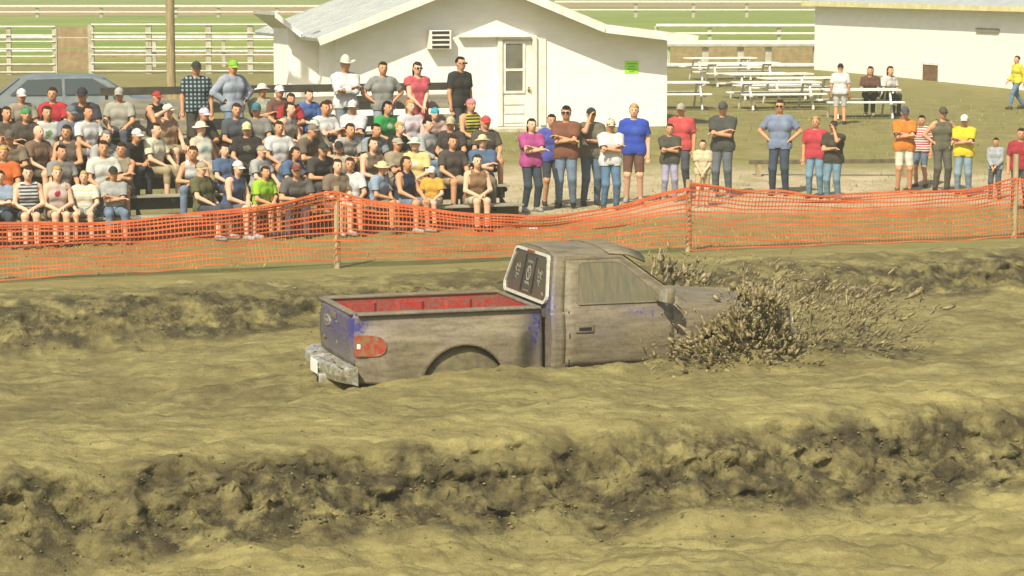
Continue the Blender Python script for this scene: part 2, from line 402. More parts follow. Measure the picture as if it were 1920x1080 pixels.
def catmull(pts, k=3):
    pts = np.asarray(pts, float); n_ = len(pts); out = []
    for i in range(n_ - 1):
        p0 = pts[max(i - 1, 0)]; p1 = pts[i]; p2 = pts[i + 1]; p3 = pts[min(i + 2, n_ - 1)]
        for j in range(k):
            t = j / k
            out.append(.5 * ((2 * p1) + (-p0 + p2) * t + (2 * p0 - 5 * p1 + 4 * p2 - p3) * t * t + (-p0 + 3 * p1 - 3 * p2 + p3) * t ** 3))
    out.append(pts[-1]); return np.array(out)
def lerp(a, b, t): return a + (b - a) * t
CX0, RX1, CWL, HX1 = 2.12, 3.02, 3.74, 4.98
KS = 3
def section(x):
    lowy = np.array([.84, .93, .955, .985, .992, .975, .945]); lowz = np.array([.42, .455, .60, .80, .95, 1.10, 1.225])
    if x <= CWL:
        g = float(np.clip((x - RX1) / (CWL - RX1), 0, 1))
        roof = np.array([[.905, 1.262], [.715, 1.775], [.640, 1.835], [.36, 1.878], [0, 1.89]])
        cowl = np.array([[.900, 1.258], [.875, 1.272], [.80, 1.285], [.42, 1.315], [0, 1.325]])
        top = lerp(roof, cowl, g)
        nar = 1.0
    else:
        g = (x - CWL) / (HX1 - CWL)
        gg = g * g
        h0 = np.array([[.900, 1.258], [.875, 1.272], [.80, 1.285], [.42, 1.315], [0, 1.325]])
        h1 = np.array([[.86, 1.10], [.80, 1.125], [.70, 1.14], [.36, 1.165], [0, 1.175]])
        top = lerp(h0, h1, .45 * g + .55 * gg)
        lowz = np.minimum(lowz, lerp(9, 1.07, g) if g > .0 else 9) if False else lowz * lerp(1, .965, gg)
        nar = lerp(1, .93, gg)
    pts = np.concatenate([np.stack([lowy * nar, lowz], 1), top * np.array([nar, 1])])
    return catmull(pts, KS)
seams = [2.325, 2.337, 3.585, 3.597]
sts = sorted(set(np.round(np.concatenate([np.arange(CX0, HX1 + .001, .055), seams, [CX0, RX1, CWL - .006, CWL + .006, HX1]]), 4)))
sts = [s for s in sts if not any(0 < abs(s - q) < .02 for q in seams)]
grid = []
for x in sts:
    sec = section(x)
    w = 1 - float(np.clip((x - CX0) / .8, 0, 1))
    xo = x + .13 * np.clip((sec[:, 1] - 1.22) / .65, 0, 1) * w
    grid.append(np.stack([xo * KX, -sec[:, 0], sec[:, 1]], 1))
grid = np.array(grid); nS, nT, _ = grid.shape
TD0, TD1 = 2 * KS, 8 * KS          # ring index of door bottom and drip rail
THOOD = 8 * KS
AXF, AXR, ARCH = 4.20 * KX, 1.12 * KX, .50
def panel(sel, side):
    Fq = []; V = grid.reshape(-1, 3).copy()
    for i in range(nS - 1):
        xm = (sts[i] + sts[i + 1]) / 2
        for j in range(nT - 1):
            if sel(xm, j, sts[i], sts[i + 1]):
                a = i * nT + j; Fq.append((a, a + nT, a + nT + 1, a + 1))
    # wheel arch
    cz_ = .47; d = np.hypot(V[:, 0] - AXF, V[:, 2] - cz_)
    ins = (d < ARCH) & (np.abs(V[:, 1]) > .6) & (V[:, 2] < 1.05)
    Fq = [f for f in Fq if not all(ins[list(f)])]
    used = {k for f in Fq for k in f}
    for k in used:
        if ins[k]:
            q = ARCH / max(d[k], 1e-3); V[k, 0] = AXF + (V[k, 0] - AXF) * q; V[k, 2] = cz_ + (V[k, 2] - cz_) * q
    if side > 0: V[:, 1] *= -1; Fq = [f[::-1] for f in Fq]
    idx = sorted(used); mp_ = {k: q for q, k in enumerate(idx)}
    return V[idx], [tuple(mp_[k] for k in f) for f in Fq]
def two_sided(sel):
    V1, F1 = panel(sel, -1); V2, F2 = panel(sel, 1); o = len(V1)
    return np.concatenate([V1, V2]), F1 + [tuple(k + o for k in f) for f in F2]
def to_part(name, VF, mat=BLUE, solid=.018, parent=truck):
    me = mesh_np(name, VF[0], VF[1], True)
    bm = bmesh.new(); bm.from_mesh(me); bmesh.ops.remove_doubles(bm, verts=bm.verts, dist=.0006); bmesh.ops.recalc_face_normals(bm, faces=bm.faces[:])
    bm.to_mesh(me); bm.free()
    me.polygons.foreach_set('use_smooth', [True] * len(me.polygons))
    o = tpart(name, me, mat, parent)
    md = o.modifiers.new('thickness', 'SOLIDIFY'); md.thickness = solid; md.offset = -1
    return o
inseam = lambda x0, x1: any(abs((x0 + x1) / 2 - q) < .009 for q in (2.331, 3.591))
isdoor = lambda x, j: 2.337 < x < 3.585 and TD0 <= j < TD1
to_part('cab_shell', two_sided(lambda x, j, a, b_: x < CWL and not isdoor(x, j) and not (inseam(a, b_) and TD0 <= j < TD1) and not (x > 3.597 and j < TD1)))
hood_o = to_part('hood', two_sided(lambda x, j, a, b_: x > CWL + .006 and j >= THOOD + 1))
for side in (-1, 1):
    fo = to_part('front_fender', panel(lambda x, j, a, b_: x > 3.597 and j < THOOD + (1 if x > CWL else 0), side))
    d_o = to_part('door', panel(lambda x, j, a, b_: isdoor(x, j), side))
    if True:
        yy = lambda z: np.interp(z, [.6, .8, .95, 1.1, 1.225], [.955, .985, .992, .975, .945])
        # handle: dark cup with a pull bar
        hb = MB(); hb.box((TX(2.50), side * .992, 1.035), (.215, .035, .10), bev=.012); ho = tpart('handle', hb, GREYP, d_o)
        hb = MB(); hb.box((TX(2.505), side * 1.008, 1.028), (.15, .012, .038), bev=.004); tpart('handle_recess', hb, dark_gap, d_o)
        # side window lying in the upper door, with its rubber seal
        def winpt(x, z, off):
            g = float(np.clip((x - RX1) / (CWL - RX1), 0, 1))
            zt = lerp(1.775, 1.272, g); yt = lerp(.715, .875, g)
            t = (z - 1.262) / max(zt - 1.262, .02); return Vector((TX(x + .13 * np.clip((z - 1.22) / .65, 0, 1) * (1 - np.clip((x - CX0) / .8, 0, 1))), side * (lerp(.905, yt, t) + off), z))
        base = [(2.47, 1.30), (3.42, 1.30), (3.44, 1.335), (3.05, 1.70), (2.98, 1.735), (2.88, 1.75), (2.50, 1.75), (2.455, 1.725), (2.44, 1.68), (2.44, 1.33)]
        def ringpts(off, grow_):
            cxm, czm = 2.86, 1.51
            return [winpt(cxm + (x - cxm) * (1 + grow_), czm + (z - czm) * (1 + grow_ * 1.6), off) for x, z in base]
        sm = MB(); o1 = ringpts(.012, .035); i1 = ringpts(.012, -.012); k = len(o1)
        vo = [sm.bm.verts.new(p) for p in o1]; vi = [sm.bm.verts.new(p) for p in i1]
        for q in range(k): sm.bm.faces.new((vo[q], vo[(q + 1) % k], vi[(q + 1) % k], vi[q]))
        so_ = sm.build('window_seal', DARKP, d_o); setclean(so_.data, clean_fn, .12)
        md = so_.modifiers.new('t', 'SOLIDIFY'); md.thickness = .012; md.offset = 0
        gm = MB(); gm.poly(ringpts(.010, -.012)); go = gm.build('side_window', glass_mud, d_o)
        md = go.modifiers.new('t', 'SOLIDIFY'); md.thickness = .006; md.offset = 0
    for (a_, b_) in (((TX(2.332), .957, .602), (TX(3.59), .957, .602)), ((TX(2.331), .957, .60), (TX(2.331), .992, .95)), ((TX(2.331), .992, .95), (TX(2.333), .946, 1.225)), ((TX(3.591), .957, .60), (TX(3.591), .992, .95)), ((TX(3.591), .992, .95), (TX(3.591), .946, 1.225))):
        dsm = MB(); dsm.bar((a_[0], side * (a_[1] - .004), a_[2]), (b_[0], side * (b_[1] - .004), b_[2]), .014, .014); dsm.build('door_seam', dark_gap, d_o)
    # mirror on its arm
    mm = MB(); mm.box((TX(3.40), side * 1.17, 1.40), (.09, .23, .20), Matrix.Rotation(R(-8 * side), 3, 'Z'), .03)
    mir = tpart('side_mirror', mm, DARKP, truck, base=.0)
    mm = MB(); mm.bar((TX(3.38), side * .92, 1.32), (TX(3.40), side * 1.08, 1.36), .07, .06, bev=.015); tpart('mirror_arm', mm, DARKP, mir)
    mm = MB(); mm.box((TX(3.40) - .048, side * 1.17, 1.40), (.006, .19, .16), Matrix.Rotation(R(-8 * side), 3, 'Z')); tpart('mirror_glass', mm, chrome_m, mir)
    # fender badge and side lamp
    bd = MB(); bd.box((TX(3.80), side * .985, 1.03), (.17, .02, .085), bev=.012); tpart('fender_badge', bd, GREYP, fo)
# dark body inside the shell, floor and firewall
ib = MB(); ib.box((TX(2.9), 0, .72), (TX(1.4), 1.72, .5), bev=.04); ib.box((TX(2.55), 0, 1.2), (.18, 1.4, .75), bev=.06); ib.box((TX(4.3), 0, .78), (TX(1.1), 1.3, .55), bev=.05)
tpart('interior', ib, dark_gap, truck)
# back of the cab with window, frame, decals and brake lamp
rear = grid[0]; ring_pts = [Vector(p) for p in rear] + [Vector((p[0], -p[1], p[2])) for p in rear[::-1]]
bk = MB(); bk.poly([p + Vector((.004, 0, 0)) for p in ring_pts]); tpart('cab_back', bk, BLUE, truck)
def backpt(y, z, off):      # on the raked back face
    return Vector((TX(CX0 + .13 * np.clip((z - 1.22) / .65, 0, 1)) - off, y, z))
def rounded(w0, w1, z0, z1, rad, off, k=5):
    """rounded trapezoid, wider at the bottom; runs from bottom right (near side is -y)"""
    out = []
    cs = [(-w0, z0, 180), (-w1, z1, 90), (w1, z1, 0), (w0, z0, -90)]
    for (yc, zc, a0) in cs:
        sy = 1 if yc < 0 else -1; sz = 1 if zc < (z0 + z1) / 2 else -1
        cy_ = yc + sy * rad; cz_ = zc + sz * rad
        for q in range(k):
            a = R(a0 + (90 - 90 * q / (k - 1)) if False else 0)
        angs = {(-1, -1): (270, 180), (-1, 1): (180, 90), (1, 1): (90, 0), (1, -1): (360, 270)}[(-1 if yc < 0 else 1, -1 if sz > 0 else 1)]
        for q in range(k):
            a = R(lerp(angs[0], angs[1], q / (k - 1)))
            out.append(backpt(cy_ + rad * math.cos(a), cz_ + rad * math.sin(a), off))
    return out
rw = MB(); o1 = rounded(.80, .635, 1.285, 1.83, .10, .02); i1 = rounded(.762, .602, 1.318, 1.80, .08, .02); k = len(o1)
vo = [rw.bm.verts.new(p) for p in o1]; vi = [rw.bm.verts.new(p) for p in i1]
for q in range(k): rw.bm.faces.new((vo[q], vo[(q + 1) % k], vi[(q + 1) % k], vi[q]))
fr = rw.build('rear_window_frame', white_trim, truck); md = fr.modifiers.new('t', 'SOLIDIFY'); md.thickness = .03; md.offset = 0
rw = MB(); rw.poly(rounded(.764, .604, 1.316, 1.802, .08, .012)); rwin = rw.build('rear_window', glass_dark, truck); md = rwin.modifiers.new('t', 'SOLIDIFY'); md.thickness = .006; md.offset = 0
for y0 in (-.20, .20):
    rb_ = MB(); rb_.bar(backpt(y0, 1.35, .018), backpt(y0 * .93, 1.765, .018), .022, .008, up=(1, 0, 0)); rb_.build('sliding_pane_rail', dark_gap, rwin)
# pale decals (unreadable lettering, ring emblem, side emblems)
dm = MB()
def dbar(y, z, w, h): dm.box(backpt(y, z, .018), (.003, w, h), Matrix.Rotation(R(-11), 3, 'Y'))
for q in range(24):
    a0, a1 = R(q * 15), R(q * 15 + 15)
    ps = [backpt(.0 + r0 * math.cos(a) * .95, 1.565 + r0 * math.sin(a), .0185) for a, r0 in ((a0, .085), (a1, .085), (a1, .062), (a0, .062))]
    dm.poly(ps)
for (y, z, w, h) in ((0, 1.565, .05, .09), (.02, 1.60, .05, .02), (-.02, 1.535, .05, .02)): dbar(y, z, w, h)
for y in (-.07, -.025, .025, .07): dbar(y, 1.69, .03, .035)
for y in (-.06, -.02, .02, .06): dbar(y, 1.445, .032, .05)
dbar(0, 1.365, .17, .012)
tag(dm.build('window_lettering', decal_m, rwin), kind='stuff')
for s_ in (-1, 1):
    dm = MB(); y0 = s_ * .40
    for (dy, dz, w, h) in ((0, .05, .14, .03), (.05, .0, .045, .09), (-.04, .005, .05, .03), (-.0, -.04, .10, .03), (.02, -.08, .03, .05), (-.06, .07, .04, .05), (.055, .07, .05, .02)):
        dbar(y0 + dy * s_, 1.55 + dz, w, h)
    tag(dm.build('window_decal', decal_m, rwin), kind='stuff')
dm = MB()
dbar(-.60, 1.385, .07, .05)
dm.build('window_sticker', decal_m, rwin)
bl = MB(); bl.box(backpt(-.0, 1.812, .03), (.03, .26, .038), Matrix.Rotation(R(-11), 3, 'Y'), .006); bl.build('brake_lamp', lamp_red, truck)
# windshield, visor, wipers
ws = MB()
def wsp(y, t, off): 
    x = lerp(RX1 + .03, CWL - .03, t); zc = lerp(1.89, 1.325, (x - RX1) / (CWL - RX1)); ze = lerp(1.835, 1.285, (x - RX1) / (CWL - RX1)); we = lerp(.64, .80, (x - RX1) / (CWL - RX1))
    z = lerp(zc, ze, abs(y / we) ** 2.2); return Vector((TX(x) + off * .6, y, z + off))
rows = []
for t in np.linspace(.04, .96, 6): 
    wmax = lerp(.60, .74, t); rows.append([ws.bm.verts.new(wsp(y * wmax, t, .012)) for y in np.linspace(-1, 1, 11)])
for a in range(5):
    for c_ in range(10): ws.bm.faces.new((rows[a][c_], rows[a][c_ + 1], rows[a + 1][c_ + 1], rows[a + 1][c_]))
ws.build('windshield', glass_mud, truck, True)
vz = MB(); top = []; bot = []
for y in np.linspace(-.70, .70, 15):
    q = abs(y / .70) ** 2.4
    top.append(((TX(2.86 + .02 * q), y, 1.905 - .055 * q), (TX(3.10), y * 1.01, 1.905 - .075 * q), (TX(3.40 - .10 * q), y * 1.04, 1.80 - .06 * q)))
vr = [[vz.bm.verts.new(p) for p in r] for r in top]
for a in range(14):
    for c_ in range(2): vz.bm.faces.new((vr[a][c_], vr[a + 1][c_], vr[a + 1][c_ + 1], vr[a][c_ + 1]))
vo_ = tpart('sun_visor', vz, GREYP, truck, base=-.1); md = vo_.modifiers.new('t', 'SOLIDIFY'); md.thickness = .02
wp = MB()
for y in (-.45, .1): wp.bar((TX(3.76), y, 1.345), (TX(3.5), y + .42, 1.53), .02, .02)
wp.build('wipers', dark_gap, truck)
# front end (mostly behind the mud spray)
fe = MB(); fe.box((TX(4.98), 0, .86), (.12, 1.66, .48), bev=.05); tpart('front_panel', fe, BLUE, truck)
fe = MB()
for q in range(6): fe.box((TX(5.05), 0, .80 + q * .055), (.05, .95, .028), bev=.006)
tpart('grille', fe, chrome_m, truck)
for side in (-1, 1):
    fe = MB(); fe.box((TX(5.03), side * .66, .95), (.08, .36, .22), bev=.05); fe.build('headlight', lamp_white, truck, True)
fe = MB(); fe.box((TX(5.10), 0, .60), (.18, 1.9, .20), bev=.06); tpart('front_bumper', fe, chrome_m, truck)
# ---- bed
BH, BW = 1.27, .80
bed = MB()
for side in (-1, 1): bed.box((TX(1.025), side * .745, 1.0), (TX(2.03), .05, .50))
bed.box((TX(2.02), 0, 1.0), (.05, 1.44, .48)); bed.box((TX(1.02), 0, .785), (TX(2.0), 1.44, .05))
bedo = tpart('bed_liner', bed, RED, truck, False, base=.40)
rib = MB()
for side in (-1, 1):
    for x in (.42, .98, 1.55):
        rib.poly([(TX(x - .17), side * .722, .81), (TX(x - .13), side * .69, .81), (TX(x + .13), side * .69, .81), (TX(x + .17), side * .722, .81)], depth=(0, 0, .38))
for q in range(8): rib.box((TX(1.0), -.56 + q * .16, .815), (TX(1.9), .07, .012))
tpart('bed_ribs', rib, RED, bedo, False, base=.50)
rl = MB()
for side in (-1, 1): rl.box((TX(1.02), side * .768, 1.268), (TX(2.06), .140, .03), bev=.01)
rl.box((TX(2.035), 0, 1.262), (.055, 1.40, .03), bev=.008)
tpart('bed_rail', rl, GREYP, truck)
# flared rear fenders
for side in (-1, 1):
    xs = np.linspace(-.02, 2.07, 46); zs = np.concatenate([np.linspace(.50, 1.0, 16), np.linspace(1.03, 1.25, 8)])
    Vq = []
    for x in xs:
        for z in zs:
            bx = sstep(-.02, .30, x) * sstep(2.02, 1.70, x)
            bz = float(sstep(1.20, .98, z)) * (1 - .10 * float(sstep(.75, .5, z)))
            low = .02 * sstep(1.1, .9, z)
            lipd = math.hypot((x * KX - AXR), z - .42)
            lip = .022 * math.exp(-((lipd - .50) / .035) ** 2)
            y = .792 + .205 * bx * bz + low + lip
            Vq.append((TX(x) - (.0 if x > .1 else .03 * (1 - x / .1)) * (1 - abs(z - .95) / .5), side * y, z))
    Vq = np.array(Vq); nz = len(zs); Fq = []
    for i in range(len(xs) - 1):
        for j in range(nz - 1):
            a = i * nz + j; Fq.append((a, a + nz, a + nz + 1, a + 1))
    d = np.hypot(Vq[:, 0] - AXR, Vq[:, 2] - .42); ins = d < .485
    Fq = [f for f in Fq if not all(ins[list(f)])]
    for k_ in np.nonzero(ins)[0]:
        q = .485 / max(d[k_], 1e-3); Vq[k_, 0] = AXR + (Vq[k_, 0] - AXR) * q; Vq[k_, 2] = .42 + (Vq[k_, 2] - .42) * q
    used = sorted({k_ for f in Fq for k_ in f}); mpp = {k_: i for i, k_ in enumerate(used)}
    if side > 0: Fq = [f[::-1] for f in Fq]
    me = mesh_np('rear_fender', Vq[used], [[mpp[k_] for k_ in f] for f in Fq], True)
    fo = tpart('rear_fender', me, BLUE, truck); md = fo.modifiers.new('t', 'SOLIDIFY'); md.thickness = .02; md.offset = -1
    st = MB(); st.box((TX(1.88), side * .91, .585), (TX(.36), .20, .045), bev=.018); tpart('side_step', st, GREYP, truck)
    # tail lamp wrapping the corner
    tl = MB(); pts = []
    for (x, z) in ((-.045, .81), (.10, .81), (.19, .825), (.24, .87), (.255, .935), (.245, .99), (.205, 1.025), (.13, 1.04), (-.045, 1.04)):
        y = .792 + .205 * float(sstep(-.02, .30, x)) + .04; pts.append((TX(x), side * y, z))
    inner = [(p[0], side * .74, p[2]) for p in pts]
    a_ = [tl.bm.verts.new(p) for p in pts]; b_ = [tl.bm.verts.new(p) for p in inner]
    tl.bm.faces.new(a_)
    for q in range(len(a_)): tl.bm.faces.new((a_[q], a_[(q + 1) % len(a_)], b_[(q + 1) % len(a_)], b_[q]))
    tl.bm.faces.new(b_[::-1])
    tlo = tl.build('tail_light', lamp_red, truck)
    rv = MB(); rv.box((TX(.02), side * .845, .918), (.10, .02, .055), bev=.006); rv.build('reverse_lamp', lamp_white, tlo)
# tailgate
tg = MB(); rows = []
for z in np.linspace(.70, 1.268, 9):
    r = []
    for y in np.linspace(-.765, .765, 13):
        r.append(tg.bm.verts.new((-.045 - .02 * math.sin(math.pi * (z - .7) / .568) + .03 * abs(y / .765) ** 6, y, z)))
    rows.append(r)
for a in range(8):
    for c_ in range(12): tg.bm.faces.new((rows[a][c_], rows[a][c_ + 1], rows[a + 1][c_ + 1], rows[a + 1][c_]))
tgo = tpart('tailgate', tg, BLUE, truck, base=.22); md = tgo.modifiers.new('t', 'SOLIDIFY'); md.thickness = .05; md.offset = 0
em = MB(); em.cyl((-.10, .28, 1.08), (-.085, .28, 1.08), 1, seg=28)
for v in em.bm.verts: v.co.y = .28 + (v.co.y - .28) * .145; v.co.z = 1.08 + (v.co.z - 1.08) * .062
emo = em.build('oval_emblem', chrome_m, tgo)
em = MB(); em.cyl((-.104, .28, 1.08), (-.10, .28, 1.08), 1, seg=28)
for v in em.bm.verts: v.co.y = .28 + (v.co.y - .28) * .125; v.co.z = 1.08 + (v.co.z - 1.08) * .048
emi = em.build('emblem_field', BLUE, tgo); setclean(emi.data, lambda co: np.full(len(co), .35))
em = MB()
for (y, w_) in ((.345, .05), (.29, .035), (.25, .035), (.21, .045)): em.box((-.106, y, 1.08), (.004, w_, .035), bev=.001)
em.build('emblem_lettering', chrome_m, tgo)
tc_ = MB(); tc_.box((-.04, 0, 1.272), (.09, 1.50, .03), bev=.01); tpart('tailgate_cap', tc_, GREYP, tgo)
hd = MB(); hd.box((-.088, 0, 1.17), (.02, .24, .075), bev=.008); tpart('tailgate_handle', hd, DARKP, tgo)
# rear bumper with step pad, plate and hitch
rbm = MB(); rows = []
for y in np.linspace(-.97, .97, 21):
    q = abs(y / .97); xo = -.30 + .16 * q ** 4
    dip = -.04 if abs(y) < .25 else 0
    r = [(-.05, y, .70), (xo + .03, y, .705 + dip), (xo, y, .685 + dip), (xo - .005, y, .60), (xo + .03, y, .52), (-.05, y, .50)]
    rows.append([rbm.bm.verts.new(p) for p in r])
for a in range(20):
    for c_ in range(6): rbm.bm.faces.new((rows[a][c_], rows[a + 1][c_], rows[a + 1][(c_ + 1) % 6], rows[a][(c_ + 1) % 6]))
rbm.bm.faces.new(rows[0]); rbm.bm.faces.new(rows[-1][::-1])
bo = rbm.build('rear_bumper', chrome_m, truck)
lp = MB(); lp.box((-.318, 0, .60), (.012, .31, .15), bev=.004); lp.build('licence_plate', plate_m, bo)
ht = MB(); ht.box((-.28, -.32, .50), (.14, .12, .12), bev=.01); ht.build('hitch_receiver', chrome_m, bo)
ht = MB(); ht.box((-.353, -.32, .50), (.01, .06, .06)); ht.build('hitch_opening', dark_gap, bo)
ud = MB()
for side in (-1, 1): ud.box((TX(2.5), side * .42, .52), (TX(4.7), .09, .14))
ud.cyl((AXR, -.75, .42), (AXR, .75, .42), .06, seg=10); ud.cyl((AXF, -.75, .42), (AXF, .75, .42), .05, seg=10)
ud.build('chassis', rubber, truck)
wm_t = MB(); rows = []
prof = [(.22, -.12), (.34, -.135), (.40, -.12), (.415, -.07), (.415, .07), (.40, .12), (.34, .135), (.22, .12)]
for a in range(32):
    ang = 2 * math.pi * a / 32; kn = .012 if a % 2 else 0
    rows.append([wm_t.bm.verts.new(((r + (kn if r > .39 else 0)) * math.cos(ang), y, (r + (kn if r > .39 else 0)) * math.sin(ang))) for r, y in prof])
for a in range(32):
    for c_ in range(7): wm_t.bm.faces.new((rows[a][c_], rows[(a + 1) % 32][c_], rows[(a + 1) % 32][c_ + 1], rows[a][c_ + 1]))
tyre_me = wm_t.mesh('tyre')
wr = MB(); wr.cyl((0, -.10, 0), (0, .10, 0), .225, seg=24); wr.cyl((0, -.125, 0), (0, -.10, 0), .07, seg=12); wr.cyl((0, .10, 0), (0, .125, 0), .07, seg=12)
for a in range(5):
    an = 2 * math.pi * a / 5
    for s_ in (-1, 1): wr.box((.13 * math.cos(an), s_ * .108, .13 * math.sin(an)), (.17, .02, .06), Matrix.Rotation(-an, 3, 'Y'))
rim_me = wr.mesh('rim'); rim_me.materials.append(mud_rim); tyre_me.materials.append(rubber)
for ax in (AXF, AXR):
    for side in (-1, 1):
        w = empty('wheel', (ax, side * .845, .415)); w.parent = truck
        for nm, me in (('tyre', tyre_me), ('rim', rim_me)): link(nm, me, None, w)
        ck = MB(); rows = []
        for rr in np.linspace(.02, .482, 8):
            rows.append([ck.bm.verts.new((rr * math.cos(a), side * (.135 - .05 * (rr / .485) ** 4 + .012 * float(vnoise(rr * 14 + ax, a * 3, 5))), rr * math.sin(a))) for a in np.linspace(0, 2 * math.pi, 28, endpoint=False)])
        for a in range(7):
            for c_ in range(28): ck.bm.faces.new((rows[a][c_], rows[a][(c_ + 1) % 28], rows[a + 1][(c_ + 1) % 28], rows[a + 1][c_]))
        co_ = ck.build('caked_mud', mud_rim, w, True); md = co_.modifiers.new('t', 'SOLIDIFY'); md.thickness = .04; md.offset = 0

# ================================================================== mud thrown up by the truck
def tw(L, W, Z):
    c, s = math.cos(TRA), math.sin(TRA); L = np.asarray(L); W = np.asarray(W)
    return np.stack([TRX + c * L - s * W, TRY + s * L + c * W, np.asarray(Z) + TRZ + 0 * L], -1)
TRM = Matrix.Translation((TRX, TRY, TRZ)) @ Matrix.Rotation(TRA, 4, 'Z'); TRI = TRM.inverted()
def plane_pt(px, py, W0):
    a = TRI @ Vector((0, 0, CZ)); b_ = TRI @ P(px, py, 30); t = (W0 - a.y) / (b_.y - a.y); q = a + (b_ - a) * t
    return q.x, q.z
def sample_poly(poly, n_):
    poly = np.array(poly); lo, hi = poly.min(0), poly.max(0); out = []
    while len(out) < n_:
        p = rng.uniform(lo, hi, (n_ * 3, 2)); ins = np.zeros(len(p), bool); j = len(poly) - 1
        for i in range(len(poly)):
            a, b_ = poly[i], poly[j]
            cnd = ((a[1] > p[:, 1]) != (b_[1] > p[:, 1])) & (p[:, 0] < (b_[0] - a[0]) * (p[:, 1] - a[1]) / (b_[1] - a[1] + 1e-12) + a[0]); ins ^= cnd; j = i
        out += list(p[ins])
    return np.array(out[:n_])

# ================================================================== buildings
white_wall = worn('white_painted_siding', lin('ebe8dc'), lin('e2ded0'), 1.6, .8, .03, .2, stretch=(1, 1, 2.5))
white_wood = worn('white_painted_wood', lin('e4e1d4'), lin('cdc7b4'), 5, .75, .1, .2)
roof_metal = worn('grey_metal_roof', lin('a9aca6'), lin('bcbdb3'), 2.2, .4, .05, .4, .2)
soffit_m = worn('grey_eave_board', lin('b3ae9d'), lin('9c9684'), 4, .8, .05)
glass_pane = worn('dim_door_glass', lin('6f6f62'), lin('57503f'), 1.2, .15, 0, .6)
dark_in, *_ = new_mat('dark_opening', lin('2a2622'), .8)
brown_wood = worn('brown_board', lin('7d5c40'), lin('5d432e'), 6, .8, .2)
lime_paper, *_ = new_mat('lime_poster_paper', lin('9be62e'), .7)
concrete = worn('pale_concrete', lin('c2bba4'), lin('a39b82'), 5, .9, .1)
knob_m, *_ = new_mat('brass_knob', lin('9a8440'), .35, .5, .7)

HA = R(17.3)
house = empty('white_house', (-4.18, 60.0, .69), HA)
tag(house, 'white gabled house with a grey metal roof behind the bleachers', 'house')
WLEN, DEP, EAV, RID = 8.39, 6.3, 2.36, 3.80      # front wall length, depth, eave and ridge heights above its base
xr = 3.42                                          # ridge position along the front
def hpoly(name, pts, depth, mat, parent=house):
    mbx = MB(); mbx.poly(pts, depth); return mbx.build(name, mat, parent)
# local axes: x along the front, y to the back
hpoly('front_wall', [(0, 0, -.4), (WLEN, 0, -.4), (WLEN, 0, 2.13), (6.7, 0, 2.36), (xr, 0, 3.62), (0, 0, 2.30)], (0, .14, 0), white_wall)
hpoly('side_wall', [(.0, .141, -.4), (.0, DEP, -.4), (.0, DEP, 2.30), (.0, .141, 2.30)], (.14, 0, 0), white_wall)
hpoly('side_wall', [(WLEN - .14, .141, -.4), (WLEN - .14, DEP, -.4), (WLEN - .14, DEP, 2.13), (WLEN - .14, .141, 2.13)], (.14, 0, 0), white_wall)
hpoly('back_wall', [(0.142, DEP - .14, -.4), (WLEN - .142, DEP - .14, -.4), (WLEN - .142, DEP - .14, 2.13), (6.7, DEP - .14, 2.36), (xr, DEP - .14, 3.62), (.142, DEP - .14, 2.30)], (0, .14, 0), white_wall)
OV = .62
def roof_slab(name, a, b_, th=.08, y0=-OV, y1=DEP + .35):
    d = Vector((b_[0] - a[0], 0, b_[1] - a[1])).normalized(); nn = Vector((-d.z, 0, d.x))
    if nn.z < 0: nn = -nn
    o = hpoly(name, [(a[0], y0, a[1]), (b_[0], y0, b_[1]), (b_[0] + nn.x * th, y0, b_[1] + nn.z * th), (a[0] + nn.x * th, y0, a[1] + nn.z * th)], (0, y1 - y0, 0), roof_metal)
    # standing seams
    sm = MB(); L = math.hypot(b_[0] - a[0], b_[1] - a[1])
    for k in range(int((y1 - y0) / .6) + 1):
        y = y0 + .05 + k * .6
        p = Vector((a[0], y, a[1])) + nn * (th + .015); q = Vector((b_[0], y, b_[1])) + nn * (th + .015)
        sm.bar(p, q, .03, .03)
    tag(sm.build('roof_seams', roof_metal, o), kind='stuff')
    # fascia boards on the front and at the eave
    f = MB(); f.bar(Vector((a[0], y0 - .014, a[1])) + nn * .0, Vector((b_[0], y0 - .014, b_[1])) + nn * .0, .025, .20, up=nn); f.build('fascia', white_wood, o)
    return o
roof_slab('roof_slope', (-.55, 2.19), (xr - .003, 3.68))
roof_slab('roof_slope', (xr + .003, 3.68), (6.55, 2.45))
roof_slab('roof_slope', (6.56, 2.445), (8.95, 2.16))
# the wing that stands back on the left, its roof falling towards the house
wg = [(-.75, 1.8, -.4), (-.003, 1.8, -.4), (-.003, 1.8, 2.15), (-.75, 1.8, 2.52)]
hpoly('wing_wall', wg, (0, 1.7, 0), white_wall)
hpoly('wing_roof', [(-1.2, 1.2, 2.78), (-.56, 1.2, 2.30), (-.56, 1.2, 2.36), (-1.2, 1.2, 2.86)], (0, 2.6, 0), roof_metal)
hpoly('wing_fascia', [(-1.2, 1.16, 2.72), (-.57, 1.16, 2.24), (-.57, 1.16, 2.37), (-1.2, 1.16, 2.87)], (0, .035, 0), white_wood)
def hloc(px, py): # pixel on the front wall -> local x, z
    a = Vector((0, 0, CZ)); b_ = P(px, py, 60); M = (Matrix.Translation((-4.18, 60, .69)) @ Matrix.Rotation(HA, 4, 'Z')).inverted()
    a = M @ a; b_ = M @ b_; t = (0 - a.y) / (b_.y - a.y); q = a + (b_ - a) * t; return q.x, q.z
dx0, dzt = hloc(936, 74); dx1, dzb = hloc(1000, 236)
dz0 = .10
dr = hpoly('door', [(dx0 + .06, -.03, dz0), (dx1 - .06, -.03, dz0), (dx1 - .06, -.03, dzt - .05), (dx0 + .06, -.03, dzt - .05)], (0, .028, 0), white_wood)
gx0, gzt = hloc(947, 82); gx1, gzb = hloc(979, 170)
fm = MB()
